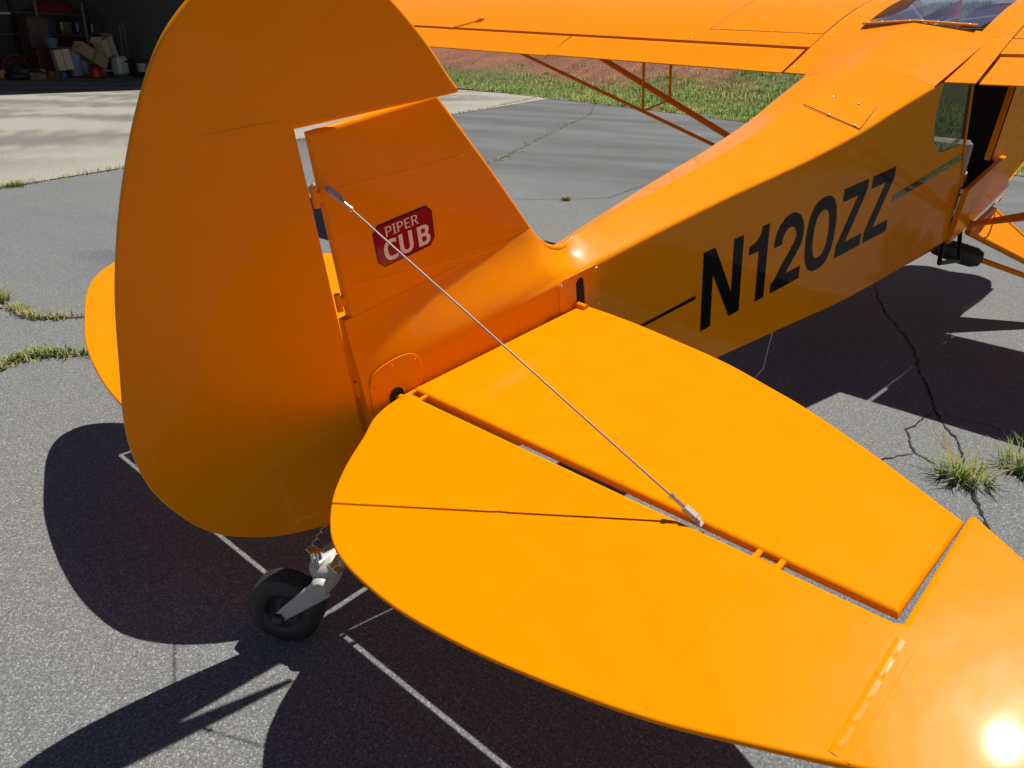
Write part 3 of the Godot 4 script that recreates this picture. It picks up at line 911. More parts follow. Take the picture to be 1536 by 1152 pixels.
func build_wings() -> void:
	for s in [-1.0, 1.0]:
		var mb := MB.new()
		loft_wing(mb, 0.0, 0.806, 0.456, 4.95, s)
		# rounded tip
		var rows := []
		for k in 7:
			var f := k / 6.0 * 0.985
			var z := 4.95 + 0.42 * sin(f * PI / 2)
			var g := cos(f * PI / 2)
			var row := PackedVector3Array()
			for q in airfoil(0.5 - 0.5 * pow(g, 0.6), 0.5 + 0.5 * pow(g, 0.6)):
				var p := wing_point(q, z, s)
				p.y -= q.y * 1.6 * (1.0 - g) * 0.6
				row.append(p)
			rows.append(row)
		mb.grid(rows, true)
		# fixed root bay behind the spar
		var root := MB.new()
		loft_wing(root, 0.70, 1.0, 0.20, 0.452, s)
		loft_wing(root, 0.0, 0.70, 0.298, 0.452, s)
		var wg := place("wing", mb, M.wing, plane)
		place("wing_root_fairing", root, M.wing, plane)
		var fl := MB.new()
		loft_wing(fl, 0.828, 1.0, 0.468, 2.06, s, 0.01, 0.82)
		place("flap", fl, M.wing, wg)
		var al := MB.new()
		loft_wing(al, 0.828, 1.0, 2.07, 4.93, s, 0.035, 0.82)
		place("aileron", al, M.wing, wg)
		# a false spar closes the hinge gap from below
		var gc := MB.new()
		for q in [[0.47, 2.06], [2.07, 4.93]]:
			gc.flatquad(wing_point(Vector2(0.80, 0.004), q[0], s), wing_point(Vector2(0.80, 0.004), q[1], s), wing_point(Vector2(0.835, 0.004), q[1], s), wing_point(Vector2(0.835, 0.004), q[0], s), Vector3.UP)
		place("gap_cover", gc, smat(lin(0.06, 0.02, 0.002), 0.8), wg)
		# seams and screws of the root and tank covers
		for q in [[0.70, 0.42, 1.1, 0], [0.787, 0.52, 1.2, 0]]:
			for k in 7:
				var z := lerpf(q[1], q[2], k / 6.0)
				screw(wg, wing_point(Vector2(q[0], airfoil_top(q[0])), z, s) + Vector3(0, 0.0003, 0), Vector3(0, 1, 0), 0.0042)
		for k in 6:
			screw(wg, wing_point(Vector2(lerpf(0.45, 0.95, k / 5.0), airfoil_top(lerpf(0.45, 0.95, k / 5.0))), 0.44, s) + Vector3(0, 0.0003, 0), Vector3(0, 1, 0), 0.0042)
		var seam := MB.new()
		for q in [[[0.70, 0.46], [0.70, 1.15]], [[0.42, 0.46], [0.70, 0.46]], [[0.30, 1.15], [0.70, 1.15]]]:
			var pts := []
			for k in 9:
				var x := lerpf(q[0][0], q[1][0], k / 8.0)
				pts.append(wing_point(Vector2(x, airfoil_top(x)), lerpf(q[0][1], q[1][1], k / 8.0), s))
			seam.tube(pts, 0.0022, 6)
		place("panel_seam", seam, smat(lin(0.20, 0.05, 0.002), 0.6), wg)
		# teardrop fairing and cable over the aileron
		var tf := MB.new()
		var top := wing_point(Vector2(0.72, airfoil_top(0.72)), 3.05, s)
		var low := wing_point(Vector2(0.83, airfoil_top(0.83)), 3.22, s)
		tf.tube([top + Vector3(0.05, 0.0, 0), top + Vector3(0.02, 0.012, 0), top, top.lerp(low, 0.18)], [0.004, 0.018, 0.024, 0.007], 10)
		tf.tube([top.lerp(low, 0.15) + Vector3(0, 0.006, 0), low + Vector3(0, 0.008, 0)], 0.004, 6)
		place("aileron_horn", tf, M.metal_paint, wg)
		# ribs
		for k in 16:
			var z := 0.62 + 0.28 * k
			var rm := MB.new()
			var rr := []
			for i in 12:
				var x := lerpf(0.12, 0.79, i / 11.0)
				var p := wing_point(Vector2(x, airfoil_top(x)), z, s)
				rr.append(PackedVector3Array([p + Vector3(0, -0.001, -0.02), p + Vector3(0, 0.0006, -0.012), p + Vector3(0, 0.0011, 0), p + Vector3(0, 0.0006, 0.012), p + Vector3(0, -0.001, 0.02)]))
			rm.grid(rr)
			place("rib_tape", rm, M.wing, wg)
		# struts
		var A := Vector3(3.783, -0.724, s * 0.358)
		var strut_m: Material = M.metal_paint
		var ends := [Vector3(3.62, 0.258, s * 3.333), Vector3(4.28, 0.278, s * 3.31)]
		var rad := [0.021, 0.034]
		var js := []
		for k in 2:
			var sm := MB.new()
			sm.tube([A, ends[k]], rad[k], 12, Vector3.UP, 0.45)
			place("wing_strut", sm, strut_m, plane)
			js.append([A, ends[k]])
		var jm := MB.new()
		var j0 := A.lerp(ends[0], 0.48); var j1 := A.lerp(ends[1], 0.48)
		jm.tube([j0, Vector3(j0.x + 0.02, 0.235, j0.z)], 0.010, 8)
		jm.tube([j1, Vector3(j1.x + 0.02, 0.245, j1.z)], 0.010, 8)
		jm.tube([j0, j1], 0.007, 8)
		place("jury_strut", jm, strut_m, plane)

func airfoil_top(x: float) -> float:
	var U := [[0.0, 0.02], [0.0125, 0.052], [0.05, 0.078], [0.1, 0.097], [0.2, 0.114], [0.3, 0.117], [0.4, 0.113], [0.5, 0.103], [0.6, 0.089], [0.7, 0.0705], [0.8, 0.0485], [0.9, 0.025], [1.0, 0.0035]]
	return interp(U, x)

func body(w: Vector3) -> Vector3:
	return BAS.transposed() * w - OFF

func build_gear() -> void:
	# main legs
	for s in [1.0, -1.0]:
		var R := Vector3(3.80, -0.765, s * 0.375)
		var F := Vector3(4.25, -0.775, s * 0.375)
		var Hb := Vector3(4.32, -1.195, s * 0.90)
		var nrm := (F - R).cross(Hb - R).normalized()
		var leg := MB.new()
		for p in [[R, Hb], [F, Hb], [R, F]]:
			leg.tube([p[0], p[1]], 0.019, 10)
		var h := nrm * 0.011
		var up := Vector3.UP
		leg.flat(R + h, F + h, Hb + h, nrm); leg.flat(R - h, F - h, Hb - h, -nrm)
		var lg := place("gear_leg", leg, M.fabric, plane)
		var boot := MB.new()
		var b0 := Vector3(3.86, -0.90, s * 0.17); var b1 := Vector3(3.97, -0.985, s * 0.44)
		boot.tube([b0, b0.lerp(b1, 0.12), b0.lerp(b1, 0.5), b0.lerp(b1, 0.85), b0.lerp(b1, 0.97), b1], [0.02, 0.05, 0.062, 0.060, 0.045, 0.02], 14)
		boot.tube([Vector3(3.85, -0.74, s * 0.2), b0.lerp(b1, 0.2)], 0.022, 8)
		place("shock_cord_boot", boot, M.rubber, lg)
		var st := MB.new()
		st.tube([b1 - (b1 - b0) * 0.1, Hb + Vector3(-0.02, -0.03, 0)], 0.016, 10)
		place("shock_strut", st, M.metal_paint, lg)
		var tyre := MB.new()
		tyre.lathe(Hb + Vector3(0, 0, s * 0.12), Vector3(0, 0, 1), [[-0.085, 0.07], [-0.1, 0.11], [-0.095, 0.17], [-0.06, 0.21], [0.0, 0.22], [0.06, 0.21], [0.095, 0.17], [0.1, 0.11], [0.085, 0.07]], 36)
		var ty := place("tyre", tyre, M.rubber, lg)
		var rim := MB.new()
		rim.lathe(Hb + Vector3(0, 0, s * 0.12), Vector3(0, 0, s), [[-0.08, 0.0], [-0.08, 0.08], [0.075, 0.08], [0.07, 0.05], [0.085, 0.03], [0.086, 0.0]], 24)
		place("rim", rim, M.grey_paint, lg)
	# boarding step on the starboard side
	var stp := MB.new()
	var q0 := Vector3(3.42, -0.70, 0.355); var q1 := Vector3(3.37, -0.80, 0.37); var q2 := Vector3(3.62, -0.87, 0.40)
	stp.tube([q0, q1], 0.012, 8); stp.tube([q1, q2], 0.013, 8); stp.tube([q2, Vector3(3.72, -0.71, 0.35)], 0.012, 8)
	place("boarding_step", stp, M.black, plane)
	# brake line and cable near the fittings
	var bl := MB.new()
	var pts := []
	for k in 13:
		var t := k / 12.0
		pts.append(Vector3(3.75 + 0.5 * t, -0.72 + 0.10 * sin(t * PI), 0.40 + 0.05 * sin(t * PI)))
	bl.tube(pts, 0.004, 6)
	place("brake_line", bl, smat(lin(0.6, 0.25, 0.1), 0.4), plane)
	# antenna wire under the belly
	var an := MB.new()
	an.tube([Vector3(1.86, -0.575, 0.17), Vector3(1.77, -0.74, 0.18), Vector3(1.48, -0.77, 0.19)], 0.0025, 6)
	place("antenna", an, M.steel, plane)
	# tail wheel, castered to one side
	var ang := deg_to_rad(55.0)
	var C := Vector3(-0.344, 0.1, -0.038)
	var a := Vector3(-sin(ang), 0, cos(ang))
	var P := Vector3(-0.268, 0.225, 0.046)
	var T := func(w: Vector3): return body(w)
	var bc := body(C); var ba := BAS.transposed() * a
	var tw := MB.new()
	# tread: circumferential ribs with slanted grooves
	var prof := [[-0.030, 0.050], [-0.036, 0.060], [-0.037, 0.074], [-0.033, 0.088], [-0.028, 0.0945]]
	for k in 5:
		var z0 := -0.026 + k * 0.0108
		prof.append([z0, 0.0985]); prof.append([z0 + 0.0072, 0.0985])
		if k < 4: prof.append([z0 + 0.0080, 0.0950]); prof.append([z0 + 0.0100, 0.0950])
	prof.append_array([[0.028, 0.0945], [0.033, 0.088], [0.037, 0.074], [0.036, 0.060], [0.030, 0.050]])
	tw.lathe(bc, ba, prof, 64)
	var wheel := place("tail_wheel", tw, M.rubber, plane)
	var rim2 := MB.new()
	rim2.lathe(bc, ba, [[0.029, 0.052], [0.031, 0.048], [0.016, 0.044], [0.014, 0.026], [0.030, 0.020], [0.032, 0.0]], 32)
	rim2.lathe(bc, -ba, [[0.029, 0.052], [0.031, 0.048], [0.016, 0.044], [0.014, 0.026], [0.030, 0.020], [0.032, 0.0]], 32)
	place("rim", rim2, smat(lin(0.02, 0.02, 0.02), 0.5), wheel)
	var fork := MB.new()
	var vert := (P - C); var up2 := Vector3.UP
	var trail := Vector3(-cos(ang), 0, -sin(ang))
	for s in [1.0, -1.0]:
		var rows := []
		for k in 9:
			var t := k / 8.0
			var m: Vector3 = C.lerp(Vector3(P.x, P.y - 0.035, P.z), t) + a * s * lerpf(0.050, 0.046, t)
			var along := (P - C).normalized()
			var wd := along.cross(a).normalized()
			var hw := lerpf(0.014, 0.030, pow(t, 0.8)); var ht := lerpf(0.006, 0.009, t)
			var row := PackedVector3Array()
			for j in 12:
				var f := TAU * j / 12
				row.append(body(m + wd * hw * signf(cos(f)) * pow(absf(cos(f)), 0.6) + a * ht * signf(sin(f)) * pow(absf(sin(f)), 0.6)))
			rows.append(row)
		fork.grid(rows, true)
		fork.cap(rows[0], body(C) - body(P)); fork.cap(rows[-1], body(P) - body(C))
	# crown and spindle head
	var crown := []
	for q in [[-0.062, 0.022], [-0.05, 0.034], [0.0, 0.042], [0.05, 0.034], [0.062, 0.022]]:
		crown.append(body(Vector3(P.x, P.y - 0.025, P.z) + a * q[0]))
	fork.tube(crown, [0.018, 0.026, 0.034, 0.026, 0.018], 14)
	place("fork", fork, M.grey_paint, wheel)
	var ax := MB.new()
	ax.tube([bc - ba * 0.066, bc + ba * 0.066], 0.0075, 10)
	ax.lathe(bc, ba, [[0.055, 0.0], [0.055, 0.017], [0.066, 0.016], [0.070, 0.010], [0.071, 0.0]], 6)
	place("axle", ax, smat(lin(0.06, 0.06, 0.06), 0.45, 0.6), wheel)
	var head := MB.new()
	var bp := body(P)
	head.lathe(bp, Vector3(-0.25, 0.97, 0).normalized(), [[-0.03, 0.0], [-0.03, 0.030], [-0.015, 0.040], [0.012, 0.043], [0.026, 0.038], [0.032, 0.022], [0.034, 0.0]], 24)
	place("spindle_head", head, M.grey_paint, wheel)
	var sp := MB.new()
	var S0 := P + Vector3(-0.03, 0.028, -0.005); var S1 := Vector3(-0.08, 0.285, 0.02); var S2 := Vector3(0.10, 0.315, 0.0)
	var sr := []
	for k in 11:
		var t := k / 10.0
		var m := S0.lerp(S1, t).lerp(S1.lerp(S2, t), t)
		var row := PackedVector3Array()
		for q in [[-0.019, -0.008], [0.019, -0.008], [0.019, 0.008], [-0.019, 0.008]]:
			row.append(body(m + Vector3(0, q[1], q[0])))
		sr.append(row)
	sp.grid(sr, true); sp.cap(sr[0], Vector3(-1, 0, 0))
	place("leaf_spring", sp, M.grey_paint, wheel)
	var chm := MB.new()
	chm.tube([body(P + Vector3(-0.02, 0.03, 0.0)), body(P + Vector3(-0.022, 0.058, 0.0))], [0.011, 0.007], 10)
	place("bolt", chm, M.chrome, wheel)
	chm = MB.new()
	chm.tube([body(P + Vector3(-0.024, 0.020, -0.022)), body(P + Vector3(-0.026, 0.046, -0.023))], [0.009, 0.006], 10)
	place("bolt", chm, M.chrome, wheel)
	for s in [1.0, -1.0]:
		var spr := MB.new()
		var p0 := P + Vector3(-0.02, 0.025, s * 0.055); var p1 := Vector3(-0.06, 0.335, s * 0.10)
		var coil := []
		for k in 97:
			var t := k / 96.0
			var f := t * TAU * 12.0
			coil.append(body(p0.lerp(p1, t) + Vector3(cos(f) * 0.006, 0, sin(f) * 0.006)))
		spr.tube(coil, 0.0015, 5)
		place("steering_spring", spr, M.chrome, wheel)
	var arm := MB.new()
	arm.box(bp + Vector3(0, 0.028, 0), Vector3(0.012, 0, 0), Vector3(0, 0.003, 0), Vector3(0, 0, 0.07), 0.002)
	place("steering_arm", arm, M.steel, wheel)

# ------------------------------------------------------------------ the place
var soft := FastNoiseLite.new()

func conc_edge(x: float) -> float:
	return -7.13 - 0.4046 * x

func ground_tone(x: float, z: float) -> float:
	var n := soft.get_noise_2d(x * 0.9, z * 0.9) * 0.5 + soft.get_noise_2d(x * 4.0 + 50.0, z * 4.0) * 0.25 + soft.get_noise_2d(x * 14.0, z * 14.0 + 90.0) * 0.15
	return n

func spread(a: float, b: float, near: float, far: float, lo: float, hi: float) -> PackedFloat32Array:
	var out := PackedFloat32Array()
	var x := a
	while x < b:
		out.append(x)
		x += near if (x > lo and x < hi) else far
	out.append(b)
	return out

func build_ground() -> void:
	soft.seed = 5; soft.frequency = 0.35; soft.fractal_octaves = 4
	# one sheet of earth out to the horizon
	var e := MB.new()
	e.col = Color(0.10, 0.13, 0.045)
	var ring := [0.0, 40.0, 120.0, 400.0, 1500.0]
	for k in 4:
		for i in 48:
			var f0 := TAU * i / 48; var f1 := TAU * (i + 1) / 48
			var p := []
			for q in [[ring[k], f0], [ring[k + 1], f0], [ring[k + 1], f1], [ring[k], f1]]:
				p.append(Vector3(cos(q[1]) * q[0], -0.05, sin(q[1]) * q[0]))
			e.flatquad(p[0], p[1], p[2], p[3], Vector3.UP)
	struct("ground", e, M.soil)
	# asphalt
	var a := MB.new()
	var rows := []; var cols := []
	for x in spread(-30.0, 19.0, 0.14, 1.0, -3.0, 18.9):
		var row := PackedVector3Array(); var cr := PackedColorArray()
		for z in spread(-16.0, 20.0, 0.14, 1.2, -15.9, 3.5):
			var zz := maxf(z, conc_edge(x))
			var n := ground_tone(x, zz)
			var b := 1.0 + 0.30 * n
			# older darker paving ahead of the aircraft, with pale washed streaks
			var far := smoothstep(5.0, 9.0, x - 0.3 * zz)
			var streak := soft.get_noise_2d((x * 0.45 + zz * 0.9) * 0.35, (x * 0.9 - zz * 0.45) * 2.4)
			b *= lerpf(1.0, 0.72 + 0.34 * streak, far)
			# oil spots and worn patches
			for q in [[-0.9, -1.9, 0.16, 0.25], [0.9, -4.3, 0.3, 0.22], [2.9, -6.2, 0.45, 0.2], [-0.55, 0.75, 0.07, 0.2], [2.55, 1.5, 0.2, 0.25], [6.5, -6.5, 0.5, 0.2]]:
				var dd: float = Vector2(x - q[0], zz - q[1]).length() / q[2] + 0.5 * soft.get_noise_2d(x * 6.0, zz * 6.0)
				b *= 1.0 - q[3] * (1.0 - smoothstep(0.5, 1.0, dd))
			var warm := 0.02 * soft.get_noise_2d(x * 2.0, zz * 2.0 + 7.0)
			row.append(Vector3(x, 0.0, zz))
			cr.append(Color(b * (0.97 + warm), b, b * (1.04 - warm)))
		rows.append(row); cols.append(cr)
	grid_up(a, rows, cols)
	struct("asphalt", a, M.asphalt)
	# concrete apron
	var c := MB.new()
	rows = []; cols = []
	for x in spread(-30.0, 17.5, 0.22, 1.0, -1.0, 17.4):
		var row := PackedVector3Array(); var cr := PackedColorArray()
		for k in 65:
			var t := pow(k / 64.0, 1.3)
			var z := conc_edge(x) - 0.03 - t * (38.0 + conc_edge(x))
			var b := 1.0 + 0.16 * ground_tone(x, z)
			var streak := soft.get_noise_2d((x * 0.9 + z * 0.4) * 0.5 + 20.0, (z * 0.9 - x * 0.4) * 1.9)
			var dark := smoothstep(-0.20, 0.30, streak) * smoothstep(0.0, 0.10, t) * 0.5
			b *= 1.0 - dark
			row.append(Vector3(x, 0.004, z))
			cr.append(Color(b, b * (0.99 + dark * 0.02), b * (0.96 + 0.08 * dark)))
		rows.append(row); cols.append(cr)
	grid_up(c, rows, cols)
	struct("concrete_apron", c, M.concrete)
	# verge and bank beyond the paving
	var E := edge_line()
	var v := MB.new()
	rows = []; cols = []
	var D := [0.0, 0.12, 0.3, 0.6, 1.0, 1.5, 2.0, 2.6, 3.2, 3.9, 4.6, 5.4, 6.2, 7.1, 8.0, 9.0, 10.0, 11.5, 13.0, 15.0, 17.0, 20.0, 24.0, 30.0, 40.0, 60.0, 100.0, 180.0]
	for i in E.size():
		var row := PackedVector3Array(); var cr := PackedColorArray()
		for dd in D:
			var p: Vector3 = bank_point(E, i, dd)
			row.append(p); cr.append(bank_color(p, dd))
		rows.append(row); cols.append(cr)
	grid_up(v, rows, cols)
	struct("bank", v, M.soil)

func grid_up(mb: MB, rows: Array, cols: Array) -> void:
	for i in rows.size() - 1:
		for j in rows[0].size() - 1:
			var p0: Vector3 = rows[i][j]; var p1: Vector3 = rows[i][j + 1]; var p2: Vector3 = rows[i + 1][j + 1]; var p3: Vector3 = rows[i + 1][j]
			if absf(p0.z - p1.z) < 1e-5 and absf(p3.z - p2.z) < 1e-5: continue
			var g := (p2 - p0).cross(p3 - p1).normalized()
			if g.y < 0.0: g = -g
			mb.tri(p0, p1, p2, g, g, g, cols[i][j], cols[i][j + 1], cols[i + 1][j + 1])
			mb.tri(p0, p2, p3, g, g, g, cols[i][j], cols[i + 1][j + 1], cols[i + 1][j])

func edge_line() -> Array:
	var base := curve([[15.0, -34.0], [13.6, -20.0], [12.6, -12.0], [12.3, -9.2], [12.0, -7.1], [11.7, -4.9], [10.7, -2.4], [9.4, -0.45], [8.2, 1.6], [6.4, 5.5], [4.0, 11.0], [0.0, 19.0], [-12.0, 30.0], [-40.0, 40.0]], 14, false)
	var out := []
	for i in base.size():
		base[i] = hg(base[i].x, base[i].y)
	for i in base.size():
		var t := (base[mini(i + 1, base.size() - 1)] - base[maxi(i - 1, 0)]).normalized()
		var w := soft.get_noise_2d(base[i].x * 5.0, base[i].y * 5.0) * 0.22
		var nrm := Vector2(-t.y, t.x)
		if nrm.x < 0.0: nrm = -nrm
		if base[i].y > 15.0 and nrm.y < 0.0: nrm = -nrm
		var q := base[i] + nrm * w
		out.append([Vector3(q.x, 0.006, q.y), Vector3(nrm.x, 0, nrm.y).lerp(Vector3(0.97, 0, -0.1), 0.5 if base[i].y < 2.0 else 0.0).normalized()])
	return out

func bank_point(E: Array, i: int, d: float) -> Vector3:
	var p: Vector3 = E[i][0] + E[i][1] * d
	var north := smoothstep(6.0, -2.0, p.z)
	p.y = 0.008 + 0.02 * minf(d, 1.0) + north * (2.7 * smoothstep(0.5, 10.0, d) + 0.9 * smoothstep(12.0, 60.0, d)) + minf(d, 2.0) * 0.03 * (soft.get_noise_2d(p.x * 2.0, p.z * 2.0) + 0.3)
	return p

func dirt_share(p: Vector3, d: float) -> float:
	var n := soft.get_noise_2d(p.x * 0.55 + 3.0, p.z * 0.55) + 0.5 * soft.get_noise_2d(p.x * 2.2, p.z * 2.2 + 30.0)
	return clampf(smoothstep(1.9, 3.5, d + n * 1.7) * smoothstep(-7.5, -11.0, p.z + n * 4.0), 0.0, 1.0)

func bank_color(p: Vector3, d: float) -> Color:
	var k := dirt_share(p, d)
	var n := soft.get_noise_2d(p.x * 3.0, p.z * 3.0)
	var g := Color(0.24, 0.28, 0.08) * (1.0 + 0.4 * n)
	var r := Color(0.66, 0.27, 0.15) * (1.0 + 0.45 * n)
	if d < 0.35: g = g.lerp(Color(0.55, 0.48, 0.36), 0.6)
	var out := g.lerp(r, k)
	out.a = 1.0
	return out

func crack(pts: Array, wid: float, seed_: int, y := 0.0035) -> MB:
	var r := RandomNumberGenerator.new(); r.seed = seed_
	var mb := MB.new()
	var mp := []
	for q in pts: mp.append([hg(q[0], q[1]).x, hg(q[0], q[1]).y])
	var line := curve(mp, 1, false)
	var fine := PackedVector2Array()
	for i in line.size() - 1:
		var cnt := maxi(2, int(line[i].distance_to(line[i + 1]) / 0.014))
		for k in cnt:
			fine.append(line[i].lerp(line[i + 1], float(k) / cnt))
	fine.append(line[-1])
	var l := []; var rr := []
	var wob := Vector2.ZERO
	for i in fine.size():
		var t := (fine[mini(i + 1, fine.size() - 1)] - fine[maxi(i - 1, 0)]).normalized()
		var nrm := Vector2(-t.y, t.x)
		wob = wob * 0.86 + Vector2(r.randf_range(-1, 1), r.randf_range(-1, 1)) * 0.0055
		var w := wid * 0.62 * (0.55 + 0.6 * soft.get_noise_2d(fine[i].x * 30.0, fine[i].y * 30.0) + r.randf_range(-0.2, 0.2)) * (0.15 + minf(1.0, minf(i, fine.size() - 1 - i) / 6.0))
		l.append(Vector3(fine[i].x + wob.x + nrm.x * w, y, fine[i].y + wob.y + nrm.y * w))
		rr.append(Vector3(fine[i].x + wob.x - nrm.x * w, y, fine[i].y + wob.y - nrm.y * w))
	for i in fine.size() - 1:
		mb.flatquad(l[i], l[i + 1], rr[i + 1], rr[i], Vector3.UP)
	return mb

func blade(mb: MB, root: Vector3, dir: Vector3, h: float, w: float, bend: float, c0: Color, c1: Color) -> void:
	var side := Vector3(-dir.z, 0, dir.x) * w * 0.5
	var p1 := root + Vector3(0, h * 0.55, 0) + dir * bend * h * 0.30
	var p2 := root + Vector3(0, h * (1.0 - 0.3 * bend), 0) + dir * bend * h * 0.95
	var nr := (Vector3.UP * 0.6 - dir * 0.4).normalized()
	mb.tri(root - side, root + side, p1 + side * 0.8, nr, nr, nr, c0, c0, c0.lerp(c1, 0.5))
	mb.tri(root - side, p1 + side * 0.8, p1 - side * 0.8, nr, nr, nr, c0, c0.lerp(c1, 0.5), c0.lerp(c1, 0.5))
	mb.tri(p1 - side * 0.8, p1 + side * 0.8, p2, nr, nr, nr, c0.lerp(c1, 0.5), c0.lerp(c1, 0.5), c1)

func tuft(seed_: int, count: int, rad: float, h: float, dry := 0.2) -> MB:
	var r := RandomNumberGenerator.new(); r.seed = seed_
	var mb := MB.new()
	for i in count:
		var f := r.randf() * TAU
		var d := Vector3(cos(f), 0, sin(f))
		var root := d * rad * pow(r.randf(), 0.8)
		var g := r.randf()
		var c0 := Color(0.10, 0.14, 0.03).lerp(Color(0.20, 0.25, 0.05), g)
		var c1 := Color(0.16, 0.24, 0.04).lerp(Color(0.33, 0.38, 0.10), g)
		if r.randf() < dry:
			c0 = Color(0.28, 0.21, 0.10); c1 = Color(0.45, 0.36, 0.18)
		var f2 := f + r.randf_range(-0.9, 0.9)
		var broad := r.randf() < 0.10
		blade(mb, root, Vector3(cos(f2), 0, sin(f2)), h * r.randf_range(0.45, 1.1) * (0.5 if broad else 1.0), r.randf_range(0.003, 0.0055) * (3.0 if broad else 1.0), r.randf_range(0.35, 1.25), c0, c1)
	return mb

func strip_grass(pts: Array, half: float, count: int, h: float, seed_: int, dry: float) -> MB:
	var r := RandomNumberGenerator.new(); r.seed = seed_
	var mb := MB.new()
	var mp := []
	for q in pts: mp.append([hg(q[0], q[1]).x, hg(q[0], q[1]).y])
	var line := curve(mp, 8, false)
	for i in count:
		var t := r.randf() * (line.size() - 1)
		var k := mini(int(t), line.size() - 2)
		var p := line[k].lerp(line[k + 1], t - k)
		if soft.get_noise_2d(p.x * 9.0, p.y * 9.0) < r.randf_range(-0.45, 0.25): continue
		var f := r.randf() * TAU
		var root := Vector3(p.x + r.randfn(0.0, half), 0.0, p.y + r.randfn(0.0, half))
		var g := r.randf()
		var c0 := Color(0.09, 0.13, 0.03).lerp(Color(0.18, 0.23, 0.05), g)
		var c1 := Color(0.14, 0.22, 0.04).lerp(Color(0.30, 0.36, 0.09), g)
		if r.randf() < dry:
			c0 = Color(0.26, 0.19, 0.09); c1 = Color(0.42, 0.33, 0.17)
		var broad := r.randf() < 0.18
		blade(mb, root, Vector3(cos(f), 0, sin(f)), h * r.randf_range(0.25, 1.1) * (0.5 if broad else 1.0), r.randf_range(0.004, 0.008) * (2.6 if broad else 1.0), r.randf_range(0.4, 1.3), c0, c1)
	return mb

